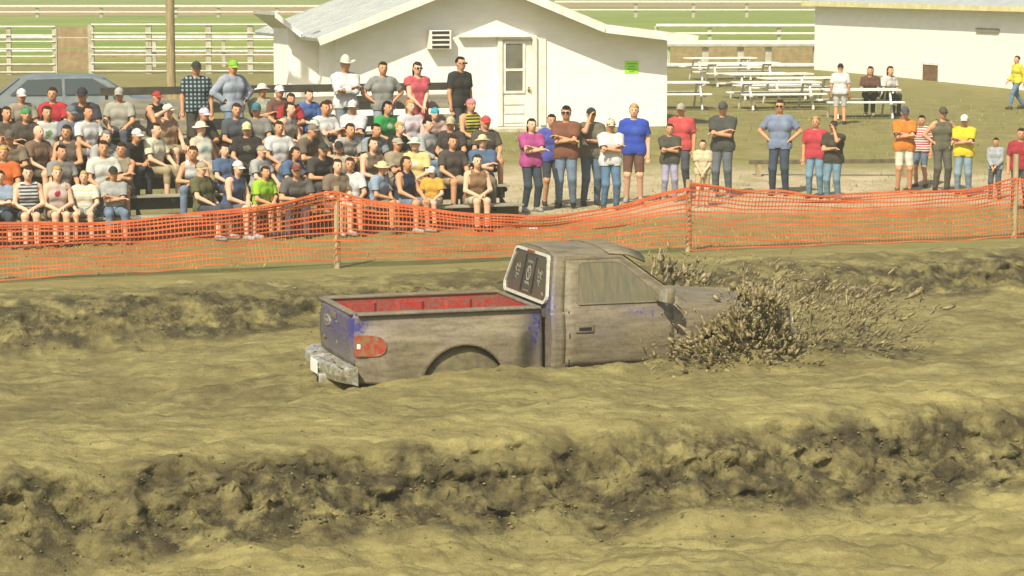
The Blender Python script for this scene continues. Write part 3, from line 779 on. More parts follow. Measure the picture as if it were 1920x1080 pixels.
fm.box(((gx0 + gx1) / 2, -.045, gzt + .03), (gx1 - gx0 + .12, .025, .06)); fm.box(((gx0 + gx1) / 2, -.045, gzb - .03), (gx1 - gx0 + .12, .025, .06)); fm.box(((gx0 + gx1) / 2, -.045, (gzt + gzb) / 2 - .06), (gx1 - gx0, .025, .06))
fm.box((gx0 - .03, -.0455, (gzt + gzb) / 2), (.06, .025, gzt - gzb)); fm.box((gx1 + .03, -.0455, (gzt + gzb) / 2), (.06, .025, gzt - gzb))
fm.build('window_frame', white_wood, dr)
zm = (gzt + gzb) / 2 - .06
for (za, zb_) in ((zm + .03, gzt), (gzb, zm - .03)):
    pm = MB(); pm.box(((gx0 + gx1) / 2, -.036, (za + zb_) / 2), (gx1 - gx0, .008, zb_ - za)); pm.build('pane', glass_pane, dr)
for k in range(3):
    pm = MB(); pm.box(((gx0 + gx1) / 2, -.042, .25 + k * .22), (gx1 - gx0 + .06, .022, .15), bev=.008); pm.build('door_panel', white_wood, dr)
km = MB(); km.ell((dx1 - .13, -.075, .98), (.035, .035, .035)); km.box((dx1 - .13, -.04, .98), (.05, .02, .12)); km.build('door_knob', knob_m, dr, True)
dfm = MB()
dfm.box((dx0, -.05, (dz0 + dzt) / 2), (.11, .10, dzt - dz0)); dfm.box((dx1 + .0, -.05, (dz0 + dzt) / 2), (.11, .10, dzt - dz0)); dfm.box(((dx0 + dx1) / 2, -.05, dzt + .052), (dx1 - dx0 + .11, .10, .10))
dfm.build('door_frame', white_wood, house)
x0, z0 = hloc(874, 76); x1, z1 = hloc(992, 74)
q = MB(); q.box(((x0 + x1) / 2 - .1, -.09, z0 + .10), (x1 - x0 + .2, .17, .04)); q.build('drip_ledge', white_wood, house)
q = MB(); x2, _ = hloc(1018, 76); q.box((x2, -.02, 1.15), (.14, .038, 2.1)); q.build('corner_board', white_wood, house)
x0, z0 = hloc(915, 244); x1, z1 = hloc(1000, 234)
q = MB(); q.box(((x0 + x1) / 2, -.40, .03), (x1 - x0, .78, .11), bev=.01); q.build('door_step', concrete, house)
q = MB(); q.box((WLEN / 2, -.012, -.03), (WLEN - .02, .022, .10)); q.build('foundation', dark_in, house)
# air conditioner with louvres
x0, z0 = hloc(800, 92); x1, z1 = hloc(840, 56)
ac = MB(); ac.box(((x0 + x1) / 2, -.15, (z0 + z1) / 2), (x1 - x0, .30, z1 - z0), bev=.01); aco = ac.build('air_conditioner', white_wood, house)
for k in range(4):
    sl = MB(); sl.box(((x0 + x1) / 2, -.303, z0 + (z1 - z0) * (k + .5) / 4), ((x1 - x0) * .80, .012, (z1 - z0) * .14)); sl.build('louvre_slot', dark_in, aco)
x0, z0 = hloc(1171, 137); x1, z1 = hloc(1197, 114)
ps = MB(); ps.box(((x0 + x1) / 2, -.008, (z0 + z1) / 2), (x1 - x0, .010, z1 - z0)); pso = ps.build('poster', lime_paper, house)
for k, w in enumerate((.7, .5, .62, .4)):
    ps = MB(); ps.box(((x0 + x1) / 2, -.0145, z1 - .07 - k * .065), ((x1 - x0) * w, .002, .018)); ps.build('poster_print', worn('poster_ink', lin('4d8a1a'), lin('3d7015'), 8, .7, 0), pso)

# long white barn on the right, receding
BA = Vector((15.9, 80.0, 0)); BB = Vector((11.3, 94.7, 0))
bdir = (BB - BA).normalized(); BA2 = BA - bdir * 9
barn = empty('white_barn', BA2, math.atan2(bdir.y, bdir.x))
tag(barn, 'long white barn with a small brown hatch at the right edge', 'barn')
BL = (BB - BA2).length; BE = 3.42
bz = .35
bp_ = MB(); bp_.poly([(0, 0, -.3), (BL, 0, -.3), (BL, 0, BE), (0, 0, BE)], (0, -.2, 0)); bp_.build('long_wall', white_wall, barn)
bp_ = MB(); bp_.poly([(BL - .2, -.201, -.3), (BL - .2, -9, -.3), (BL - .2, -9, BE), (BL - .2, -4.6, BE + 1.6), (BL - .2, -.201, BE)], (.2, 0, 0)); bp_.build('end_wall', white_wall, barn)
bp_ = MB(); bp_.poly([(0, -.201, -.3), (0, -9, -.3), (0, -9, BE), (0, -4.6, BE + 1.6), (0, -.201, BE)], (.2, 0, 0)); bp_.build('end_wall', white_wall, barn)
bp_ = MB(); bp_.poly([(0.201, -8.8, -.3), (BL - .201, -8.8, -.3), (BL - .201, -8.8, BE), (.201, -8.8, BE)], (0, -.2, 0)); bp_.build('long_wall', white_wall, barn)
bp_ = MB(); bp_.poly([(-.3, .40, BE - .10), (BL + .3, .40, BE - .10), (BL + .3, -4.6, BE + 1.68), (-.3, -4.6, BE + 1.68)], (0, .0, .09)); bp_.build('roof_slope', roof_metal, barn)
bp_ = MB(); bp_.poly([(-.3, -9.8, BE - .13), (BL + .3, -9.8, BE - .13), (BL + .3, -4.603, BE + 1.68), (-.3, -4.603, BE + 1.68)], (0, .0, .09)); bp_.build('roof_slope', roof_metal, barn)
bp_ = MB(); bp_.box((BL / 2, .418, BE - .04), (BL + .6, .03, .17)); bp_.build('fascia', worn('cream_fascia', lin('d8cf9a'), lin('c0b57c'), 4, .8, .05), barn)
BM = Matrix.Translation(BA2) @ Matrix.Rotation(math.atan2(bdir.y, bdir.x), 4, 'Z'); BMI = BM.inverted()
def bloc(px, py):
    a = BMI @ Vector((0, 0, CZ)); b_ = BMI @ P(px, py, 60); t = (0 - a.y) / (b_.y - a.y); q = a + (b_ - a) * t; return q.x, q.z
x0, z0 = bloc(1762, 160); x1, z1 = bloc(1731, 118)
q = MB(); q.box(((x0 + x1) / 2, .02, (z0 + z1) / 2), (abs(x1 - x0), .04, z1 - z0)); ht_ = q.build('hatch', brown_wood, barn)
q = MB()
for xx in (x0, x1): q.box((xx, .03, (z0 + z1) / 2), (.10, .06, z1 - z0 + .1))
for zz in (z0, z1): q.box(((x0 + x1) / 2, .031, zz), (abs(x1 - x0) - .1, .06, .09))
q.build('hatch_frame', white_wood, ht_)
x0, z0 = bloc(1874, 61); x1, z1 = bloc(1832, 53)
q = MB(); q.box(((x0 + x1) / 2, .03, (z0 + z1) / 2), (abs(x1 - x0), .05, .13)); q.build('wall_vent', worn('grey_vent', lin('8a8670'), lin('6f6b58'), 6), barn)

# ================================================================== paddock fences
pipe = worn('white_pipe_paint', lin('d9d5c6'), lin('bdb7a2'), 3, .6, .05)
grey_post = worn('weathered_grey_post', lin('b8b29c'), lin('948c72'), 4, .9, .2)
def corral(pxs, ytop, ybot, D, rails, label, post_w=.16, dD=0, rail_w=.045, ext=None):
    """panel fence through the picture columns pxs at distance D"""
    Ds = [D + dD * (p - pxs[0]) / max(pxs[-1] - pxs[0], 1) for p in pxs]
    base = [P(p, ybot, d) for p, d in zip(pxs, Ds)]; top = [P(p, ytop, d) for p, d in zip(pxs, Ds)]
    for q_ in base: q_.z = hz(q_.x, q_.y) - .05
    o = empty('corral_fence', base[0])
    for a, t in zip(base, top):
        k = MB(); k.box((a.x - base[0].x, a.y - base[0].y, (t.z - .05 - a.z) / 2 + a.z - base[0].z), (post_w, post_w, t.z + .03 - a.z)); k.build('post', grey_post, o)
    for f in rails:
        for i in range(len(pxs) - 1):
            a = base[i].lerp(top[i], f) - base[0]; b_ = base[i + 1].lerp(top[i + 1], f) - base[0]
            off_ = Vector((0, -post_w / 2 - rail_w / 2 - .002, 0))
            k = MB(); k.cyl(a + off_, b_ + off_, rail_w / 2 * (1.5 if f > .98 else 1), seg=8); k.build('rail', pipe, o, True)
    tag(o, label, 'fence', 'white fences round the paddocks'); return o
R7 = (.08, .24, .40, .55, .70, .83, 1.0)
corral([-60, 18, 104], 50, 135, 90, R7, 'white pipe corral panel at the far left edge')
corral([172, 280, 392, 470, 545], 46, 133, 91, R7, 'white pipe corral panel between the utility pole and the house', .2)
corral([-60, 104, 172, 290, 420, 545], 70, 122, 98, (.55, 1.0), 'two-rail white fence seen through the corral panels on the left', .14, rail_w=.09)
corral([1250, 1322, 1388, 1440, 1530], 82, 122, 97, (.15, 1.0), 'low white board fence between the house and the barn', .24, rail_w=.17)
corral([1230, 1330, 1460, 1545], 48, 80, 125, (.3, .65, 1.0), 'three-rail white fence behind the low board fence', .2, rail_w=.12)
corral([-80, 70, 190, 330, 410, 520, 640], 12, 24, 215, (.5, 1.0), 'far white rail fence across the green field on the left', .28, rail_w=.16)
corral([1040, 1192, 1300, 1400, 1530], 4, 17, 215, (.5, 1.0), 'far white rail fence across the green field on the right', .28, rail_w=.16)
# brown arena boards behind the low fence and beneath the corral
def boards(px0, px1, y0, y1, D, label):
    a = P(px0, y1, D); b_ = P(px1, y1, D); t = P(px0, y0, D); g_ = hz(a.x, D) - .05
    o = empty('arena_barrier', (a.x, D, g_)); n_ = 4; hh = (t.z - g_) / n_
    for k in range(n_):
        q = MB(); q.box(((b_.x - a.x) / 2, 0, hh * (k + .5)), (b_.x - a.x, .05, hh * .9)); q.build('plank', worn('faded_arena_boards', lin('9c8460'), lin('7f6a4a'), 4, .9, .2), o)
    tag(o, label, 'barrier'); return o
boards(1258, 1530, 90, 122, 102, 'brown plank barrier behind the low white board fence')
boards(108, 168, 50, 135, 95, 'brown plank gate between two white corral panels')
boards(180, 530, 98, 128, 108, 'brown plank arena wall seen through the left corral panels')
# bare arena soil strips far behind
for (px0, px1, ya, yb, lab) in ((-200, 640, 14, 30, 'far bare arena soil strip on the left'), (980, 1640, 4, 14, 'far bare arena soil strip on the right')):
    pts = []
    for (px, py) in ((px0, yb), (px1, yb), (px1, ya), (px0, ya)):
        D = 100
        for _ in range(20):
            q = P(px, py, D); gz_ = .92 + .015; D = D * (CZ - gz_) / max(CZ - q.z, .01)
        q = P(px, py, D); pts.append((q.x, q.y, .945))
    k = MB(); k.poly(pts); tag(k.build('bare_soil', worn('arena_soil', lin('a58a5c'), lin('8a6f48'), .25, .95, 0)), lab, kind='structure')

# utility pole
pole_w = worn('weathered_pole_wood', lin('a1906a'), lin('7d6d4c'), 7, .9, .25, stretch=(3, 3, .4))
pp = P(322, 215, 56); pz = hz(pp.x, pp.y)
po = empty('utility_pole', (pp.x, pp.y, pz)); k = MB(); k.cyl((0, 0, -.3), (0, 0, 8.5), .105, .085, 14); k.build('pole_shaft', pole_w, po, True)
k = MB(); k.box((0, 0, 7.8), (1.9, .1, .12)); k.build('cross_arm', pole_w, po)
for xo in (-.8, -.3, .3, .8): k = MB(); k.cyl((xo, 0, 7.861), (xo, 0, 7.98), .04, .03, 10); k.build('insulator', white_wood, po, True)
k = MB(); k.box((0, -.12, .95), (.25, .03, .7)); k.build('guard_board', pole_w, po)
tag(po, 'weathered wooden utility pole behind the left bleachers', 'utility pole')

# parked car behind the left bleachers
def car(loc, rz, label):
    o = empty('parked_car', loc, rz)
    paint = worn('dusty_silver_blue_paint', lin('6d7677'), lin('868b85'), 3, .4, .02, .5, .3)
    glassc, *_ = new_mat('car_glass', lin('39413f'), .1, .6)
    prof = [(-2.25, .45), (-2.28, .75), (-2.2, .98), (-1.75, 1.02), (-1.25, 1.42), (-.9, 1.5), (.35, 1.5), (.7, 1.42), (1.25, 1.02), (2.0, .92), (2.25, .75), (2.27, .45)]
    rows = []; mb = MB()
    for k_, yy in enumerate(np.linspace(-1, 1, 9)):
        r = []
        for (x, z) in prof:
            w = .88 if z < 1.05 else lerp(.88, .66, (z - 1.05) / .45)
            r.append(mb.bm.verts.new((x, yy * w, z - (.05 * yy ** 4 if z > .9 else 0))))
        rows.append(r)
    np_ = len(prof)
    for a in range(8):
        for c_ in range(np_): mb.bm.faces.new((rows[a][c_], rows[a][(c_ + 1) % np_], rows[a + 1][(c_ + 1) % np_], rows[a + 1][c_]))
    mb.bm.faces.new(rows[0]); mb.bm.faces.new(rows[-1][::-1])
    mb.build('body', paint, o, True)
    for s in (-1, 1):
        for pts in ([(-1.45, 1.07), (-1.05, 1.40), (-.32, 1.42), (-.32, 1.07)], [(-.24, 1.07), (-.24, 1.42), (.38, 1.42), (.98, 1.07)]):
            g = MB(); g.poly([(x, s * (lerp(.88, .66, (z - 1.05) / .45) + .012), z) for x, z in pts], (0, -s * .01, 0)); g.build('side_window', glassc, o)
    g = MB(); g.poly([(.62, -.60, 1.42), (.62, .60, 1.42), (1.2, .78, 1.055), (1.2, -.78, 1.055)], (.02, 0, .02)); g.build('windshield', glassc, o)
    g = MB(); g.poly([(-1.22, -.60, 1.41), (-1.22, .60, 1.41), (-1.68, .76, 1.06), (-1.68, -.76, 1.06)], (-.02, 0, .02)); g.build('rear_window', glassc, o)
    for x in (-1.4, 1.4):
        for s in (-1, 1):
            w = empty('wheel', (x, s * .80, .33)); w.parent = o
            g = MB(); g.cyl((0, -.11, 0), (0, .11, 0), .33, seg=20); g.build('tyre', rubber, w); g = MB(); g.cyl((0, -.12, 0), (0, .12, 0), .2, seg=16); g.build('rim', chrome_m, w)
    for s in (-1, 1):
        g = MB(); g.ell((2.2, s * .62, .74), (.09, .2, .09)); g.build('headlight', lamp_white, o, True)
        g = MB(); g.box((-2.25, s * .66, .86), (.05, .3, .15), bev=.02); g.build('tail_light', lamp_red, o)
        g = MB(); g.box((.85, s * .98, 1.07), (.1, .18, .12), bev=.03); g.build('side_mirror', paint, o)
    for x, l_ in ((2.27, 1), (-2.28, -1)): g = MB(); g.box((x, 0, .52), (.12, 1.6, .18), bev=.04); g.build('bumper', paint, o)
    tag(o, label, 'car'); return o
cp = P(140, 200, 57.5); car((cp.x, cp.y, hz(cp.x, cp.y)), R(12), 'dusty silver-blue car parked behind the crowd at far left')

# picnic tables
def picnic(px, py, D, rz, label, L=1.9):
    p_ = P(px, py, D); o = empty('picnic_table', (p_.x, p_.y, hz(p_.x, p_.y)), rz)
    for k in range(4): q = MB(); q.box((0, -.29 + k * .193, .74), (L, .175, .04), bev=.006); q.build('top_plank', white_wood, o)
    for s in (-1, 1):
        for k in (0, 1): q = MB(); q.box((0, s * (.62 + k * .16), .44), (L, .145, .04), bev=.006); q.build('bench_plank', white_wood, o)
    for x in (-L * .36, L * .36):
        for s in (-1, 1): q = MB(); q.bar((x, s * .66, 0), (x, s * .24, .70), .09, .04, up=(1, 0, 0)); q.build('leg', white_wood, o)
        q = MB(); q.box((x + .066, 0, .40), (.04, 1.55, .09)); q.build('bench_support', white_wood, o)
        q = MB(); q.box((x + .066, 0, .69), (.04, .7, .07)); q.build('top_support', white_wood, o)
    tag(o, label, 'picnic table', 'white picnic tables on the grass'); return o
picnic(1385, 158, 82, R(14), 'white picnic table farthest back, nearest the low board fence', 2.6)
picnic(1440, 178, 75, R(14), 'white picnic table in the middle of the cluster left of the man in white', 2.6)
picnic(1455, 200, 70, R(12), 'white picnic table nearest the camera in the cluster behind the man in grey-blue', 2.4)
picnic(1268, 200, 70, R(6), 'white picnic table half hidden by the right corner of the house', 1.7)
picnic(1350, 150, 86, R(15), 'white picnic table at the very back, just below the low board fence posts', 2.4)
picnic(1500, 186, 72.5, R(16), 'white picnic table right of the middle table, nearest the barn corner', 2.4)
picnic(1612, 236, 66, R(4), 'white picnic table beside the man in white shirt and shorts', 2.0)

# low timber rail on the gravel
lr = P(1560, 300, 54); z_ = hz(lr.x, lr.y)
lo_ = empty('timber_rail', (lr.x, lr.y, z_), R(6))
q = MB(); q.box((0, 0, .33), (3.6, .09, .09), bev=.01); q.build('rail', worn('dark_timber', lin('4d4434'), lin('6a5e45'), 6), lo_)
for x in (-1.6, 0, 1.6): q = MB(); q.box((x, 0, .12), (.1, .12, .33)); q.build('post', pole_w, lo_)
tag(lo_, 'low dark timber rail on the gravel behind the standing spectators', 'rail')

# ================================================================== orange safety fence
orange = worn('orange_plastic_net', lin('dc7440', .95), lin('c85a30', .9), 3, .55, 0, .3)
post_wood = worn('pale_fence_post', lin('aa9b74'), lin('8a7b57'), 6, .9, .2, stretch=(3, 3, .5))
fence = empty('safety_fence', (0, 0, 0)); tag(fence, 'sagging orange plastic net fence on wooden posts in front of the crowd', 'fence')
def fpt(u):       # along the fence line
    return xy_of(u, np.interp(u, [-6, 5.5, 22, 34], [36.2, 36.42, 36.72, 36.9]))
def u_at_px(px):
    lo, hi = -10., 40.
    for _ in range(50):
        mid = (lo + hi) / 2; x, y = fpt(mid); z = hz(x, y)
        if proj((x, y, z))[0] < px: lo = mid
        else: hi = mid
    return lo
POSTS = [(u_at_px(-420), 1.1), (u_at_px(-40), .93), (u_at_px(632), 1.25), (u_at_px(1291), 1.16), (u_at_px(1903), 1.42), (u_at_px(2400), 1.2)]
for u, h in POSTS:
    x, y = fpt(u); q = MB(); q.cyl((x, y + .06, hz(x, y) - .2), (x, y + .06, hz(x, y) + h), .055, .048, 10); q.build('post', post_wood, fence, True)
tops = {1: .93, 2: 1.17, 3: 1.10, 4: 1.0}
def net(i, hA, hB, sag, sagpow, bot, seed):
    u0, u1 = POSTS[i][0], POSTS[i + 1][0]; Lh = u1 - u0; nc = int(Lh / .06); nr = 12
    V = []; Fq = []
    ss = np.linspace(0, 1, nc + 1); uu = u0 + ss * Lh
    top = hA + (hB - hA) * ss - sag(ss) + .03 * vnoise(uu * 1.4, 0, seed)
    botz = bot(ss) + .03 * vnoise(uu * 1.1, 5, seed + 3)
    X, Y = fpt(uu); gz_ = height(X, Y)
    bel = .10 * fbm(uu * .7, 0 * uu, 2, seed + 5)
    pts = np.zeros((nr + 1, nc + 1, 3))
    for r in range(nr + 1):
        t = (r / nr) ** 1.25
        zz = top + (botz - top) * t + .022 * vnoise(uu * 1.3 + r * 3.3, r * 1.7, seed + 9)
        offv = -(.02 + bel * math.sin(math.pi * t) + .05 * vnoise(uu * .9, t * 3, seed + 11))
        pts[r, :, 0] = X - TSA * offv; pts[r, :, 1] = Y + TCA * offv; pts[r, :, 2] = gz_ + zz
    def ribbon(a, b_, w):   # vertical-plane ribbon between point arrays (n,3), width w along z
        k = sum(len(x) for x in V); n_ = len(a)
        hw = np.zeros((n_, 3)); hw[:, 2] = w / 2
        V.append(np.concatenate([a - hw, b_ - hw, b_ + hw, a + hw]))
        idx = np.arange(n_); Fq.append(np.stack([k + idx, k + n_ + idx, k + 2 * n_ + idx, k + 3 * n_ + idx], -1))
    def vstrand(a, b_, w):
        k = sum(len(x) for x in V); n_ = len(a)
        hw = np.zeros((n_, 3)); hw[:, 0] = w / 2 * TCA; hw[:, 1] = w / 2 * TSA
        V.append(np.concatenate([a - hw, a + hw, b_ + hw, b_ - hw])); idx = np.arange(n_)
        Fq.append(np.stack([k + idx, k + n_ + idx, k + 2 * n_ + idx, k + 3 * n_ + idx], -1))
    for r in range(nr + 1): ribbon(pts[r, :-1], pts[r, 1:], .034 if r == 0 else (.026 if r < 7 else .019))
    for r in range(nr): vstrand(pts[r, :], pts[r + 1, :], .010 if r < 6 else .006)
    o = link('netting', mesh_np('netting', np.concatenate(V), np.concatenate(Fq)), orange, fence)
    md = o.modifiers.new('t', 'SOLIDIFY'); md.thickness = .004
    tag(o, kind='stuff')
net(0, 1.0, .86, lambda s: .1 * np.sin(np.pi * s), 1, lambda s: .02 + 0 * s, 3)
net(1, .86, 1.17, lambda s: .14 * np.sin(np.pi * s) ** 1.3, 1, lambda s: .05 + .10 * s, 13)
net(2, 1.17, 1.10, lambda s: .44 * np.sin(np.pi * np.clip(s * .92 + .02, 0, 1)) ** 1.2, 1, lambda s: .14 - .06 * s, 23)
net(3, 1.10, .98, lambda s: .22 * np.sin(np.pi * s) ** 1.1, 1, lambda s: .03 + 0 * s, 33)
net(4, .98, 1.1, lambda s: .15 * np.sin(np.pi * s), 1, lambda s: .03 + 0 * s, 43)
# litter by the fence
for (px, py, lab) in ((655, 437, 'scrap of white paper litter just right of the left fence post'), (1000, 433, 'white paper cup litter lying behind the sagging net')):
    D = 40
    for _ in range(20): q_ = P(px, py, D); D *= (CZ - hz(q_.x, q_.y)) / (CZ - q_.z)
    q = MB(); q.box((q_.x, q_.y, hz(q_.x, q_.y) + .03), (.14, .10, .05), Matrix.Rotation(R(25), 3, 'Z'), .015); tag(q.build('paper_litter', plate_m), lab, 'litter')

# ================================================================== bleachers
plank_m = worn('weathered_bleacher_plank', lin('a39d88'), lin('7d7663'), 4, .85, .15, stretch=(.4, 3, 3))
steel_m = worn('dark_bleacher_steel', lin('3a3833'), lin('55503f'), 5, .6, .1, .4, .3)
shade_riser_m = worn('shade_grey_riser_board', lin('4c4a44'), lin('5f5b50'), 4, .85, .1)  # dark grey paints in the shade beneath the bleachers
RSP, RZ, S0, NR = .70, .285, .43, 5
def front_v(): return 41.2 * TCA + 7.04 * TSA      # the front row's feet
FV = front_v()
def row_v(r): return FV + .42 + RSP * r
def bleacher(u0, u1, nrow, label, back=False):
    uc = (u0 + u1) / 2; x, y = xy_of(uc, FV); z = hz(x, y)
    o = empty('bleacher', (x, y, z), TA); L = u1 - u0
    for r in range(nrow):
        vy = row_v(r) - FV
        q = MB(); q.box((0, vy, S0 + RZ * r - .02), (L, .26, .04), bev=.006); q.build('seat_plank', plank_m, o)
        if r > 0:
            q = MB(); q.box((0, vy - .36, RZ * r - .02), (L, .24, .036), bev=.006); q.build('foot_plank', plank_m, o)
        if r > 0 : 
            q = MB(); q.box((0, vy + .145, S0 + RZ * r - .16), (L, .02, .20)); q.build('shade_riser_board', shade_riser_m, o)  # dark board standing in for the shaded space under the seat
        else:
            q = MB(); q.box((0, vy + .145, S0 - .22), (L, .02, .38)); q.build('shade_riser_board', shade_riser_m, o)
    nf = max(3, int(L / 1.8) + 1)
    for k in range(nf):
        xx = -L / 2 + .12 + (L - .24) * k / (nf - 1)
        q = MB(); top_v = row_v(nrow - 1) - FV
        q.bar((xx, .25, .04), (xx, top_v + .1, .04), .05, .05)
        for r in range(nrow): q.box((xx, row_v(r) - FV, (S0 + RZ * r - .04) / 2), (.05, .05, S0 + RZ * r - .045))
        q.bar((xx + .001, .3, .06), (xx + .001, top_v, S0 + RZ * (nrow - 1) - .1), .045, .045); q.build('support_frame', steel_m, o)
    if back:
        vy = row_v(nrow - 1) - FV + .30; zt = S0 + RZ * (nrow - 1)
        for k in range(nf):
            xx = -L / 2 + .12 + (L - .24) * k / (nf - 1)
            q = MB(); q.box((xx, vy, (zt + .85) / 2), (.05, .05, zt + .85)); q.build('back_post', steel_m, o)
        q = MB(); q.box((0, vy - .045, zt + .80), (L, .035, .14)); q.build('back_rail', steel_m, o)
        q = MB(); q.box((0, vy - .045, zt + .52), (L, .035, .26)); q.build('back_board', plank_m, o)
        q = MB(); q.box((0, vy - .045, zt + .18), (L, .035, .20)); q.build('back_board', plank_m, o)
    tag(o, label, 'bleachers', 'wooden bleachers facing the bog'); return o
def u_row(px, r, z):
    lo, hi = -15., 40.
    for _ in range(50):
        mid = (lo + hi) / 2; x, y = xy_of(mid, row_v(r)); 
        if proj((x, y, z))[0] < px: lo = mid
        else: hi = mid
    return lo
bleacher(u_row(-160, 0, .4), u_row(228, 2, .8), 5, 'wooden bleachers at the far left, packed with spectators')
bleacher(u_row(262, 0, .4), u_row(926, 2, .8), 5, 'wooden bleachers in front of the white house, packed with spectators', True)

# ================================================================== people
def surface_nets(Fd, org, h):
    ins = Fd < 0; nx, ny, nz = Fd.shape
    cnt = np.zeros((nx - 1, ny - 1, nz - 1), np.int8)
    for a in (0, 1):
        for b_ in (0, 1):
            for c_ in (0, 1): cnt += ins[a:nx - 1 + a, b_:ny - 1 + b_, c_:nz - 1 + c_]
    act = np.argwhere((cnt > 0) & (cnt < 8)); n_ = len(act)
    acc = np.zeros((n_, 3)); num = np.zeros(n_)
    cor = [(a, b_, c_) for a in (0, 1) for b_ in (0, 1) for c_ in (0, 1)]
    val = {c_: Fd[act[:, 0] + c_[0], act[:, 1] + c_[1], act[:, 2] + c_[2]] for c_ in cor}
    for p in cor:
        for ax in range(3):
            if p[ax]: continue
            q = list(p); q[ax] = 1; q = tuple(q); va, vb = val[p], val[q]; cr = (va < 0) != (vb < 0)
            t = np.where(cr, va / np.where(cr, va - vb, 1), 0)
            pos = np.tile(np.array(p, float), (n_, 1)); pos[:, ax] += t
            acc += pos * cr[:, None]; num += cr
    V = (act + acc / num[:, None]) * h + org
    idx = -np.ones(cnt.shape, np.int64); idx[tuple(act.T)] = np.arange(n_)
    Fs = []
    for ax in range(3):
        sl0 = [slice(None)] * 3; sl1 = [slice(None)] * 3; sl0[ax] = slice(0, -1); sl1[ax] = slice(1, None)
        e = np.argwhere(ins[tuple(sl0)] != ins[tuple(sl1)]); o1, o2 = [(1, 2), (2, 0), (0, 1)][ax]
        ok = (e[:, o1] > 0) & (e[:, o2] > 0) & (e[:, o1] < Fd.shape[o1] - 1) & (e[:, o2] < Fd.shape[o2] - 1); e = e[ok]
        d1 = np.zeros(3, int); d1[o1] = 1; d2 = np.zeros(3, int); d2[o2] = 1
        q = np.stack([idx[tuple((e - d1 - d2).T)], idx[tuple((e - d2).T)], idx[tuple(e.T)], idx[tuple((e - d1).T)]], -1)
        flip = ~ins[tuple(e.T)]; q[flip] = q[flip][:, ::-1]; Fs.append(q)
    return V, np.concatenate(Fs)
def seg(p, a, b_):
    ab = b_ - a; t = np.clip(((p - a) @ ab) / max(ab @ ab, 1e-9), 0, 1); return np.linalg.norm(p - (a + t[..., None] * ab), axis=-1), t
def ik(S, W, l1, l2, hint):
    S = np.array(S, float); W = np.array(W, float); d = W - S; D = np.linalg.norm(d)
    if D > (l1 + l2) * .985: W = S + d / D * (l1 + l2) * .985; d = W - S; D = np.linalg.norm(d)
    u = d / D; a = (l1 * l1 - l2 * l2 + D * D) / (2 * D); hgt = math.sqrt(max(l1 * l1 - a * a, 1e-6))
    hv = np.array(hint, float) - S; hv = hv - u * (hv @ u); hv /= max(np.linalg.norm(hv), 1e-6)
    return S + u * a + hv * hgt, W
A = np.array
# wrist and elbow hints are measured from the pelvis
POSES = {
 'stand':   dict(w=((.25, -.04, -.10), (-.25, -.04, -.10)), e=((.33, .1, .2), (-.33, .1, .2))),
 'crossed': dict(w=((-.09, -.20, .27), (.09, -.235, .22)), e=((.40, -.1, .1), (-.40, -.1, .1))),
 'hips':    dict(w=((.19, -.05, .07), (-.19, -.05, .07)), e=((.6, .12, .2), (-.6, .12, .2))),
 'face':    dict(w=((-.06, -.22, .22), (-.07, -.20, .60)), e=((.4, -.1, .1), (-.3, -.3, .1))),
 'clasp':   dict(w=((.05, -.22, -.02), (-.05, -.22, .0)), e=((.4, .1, .2), (-.4, .1, .2))),
 'walk':    dict(w=((.24, -.18, -.02), (-.24, .12, -.06)), e=((.3, .3, .1), (-.3, .4, .1)), f=((.08, .30, .14), (-.08, -.28, .09))),
 'sit':     dict(sit=1, lean=6, w=((.14, -.36, .08), (-.14, -.36, .08)), e=((.5, .1, .1), (-.5, .1, .1))),
 'sitlean': dict(sit=1, lean=30, w=((.05, -.46, .10), (-.05, -.46, .12)), e=((.5, -.3, -.1), (-.5, -.3, -.1))),
 'sitcross':dict(sit=1, lean=2, w=((-.09, -.20, .26), (.09, -.235, .22)), e=((.40, -.1, .1), (-.40, -.1, .1))),
 'situp':   dict(sit=1, lean=4, w=((.10, -.34, .08), (-.12, -.17, .68)), e=((.5, .1, .1), (-.6, -.15, .4))),
 'sitclasp':dict(sit=1, lean=14, w=((.05, -.34, .07), (-.05, -.34, .09)), e=((.5, .0, .1), (-.5, .0, .1)), knee=.09),
 'sitback': dict(sit=1, lean=-8, w=((.26, -.10, .03), (-.16, -.28, .09)), e=((.5, .4, .2), (-.5, .1, .1))),
}
HV = .0155
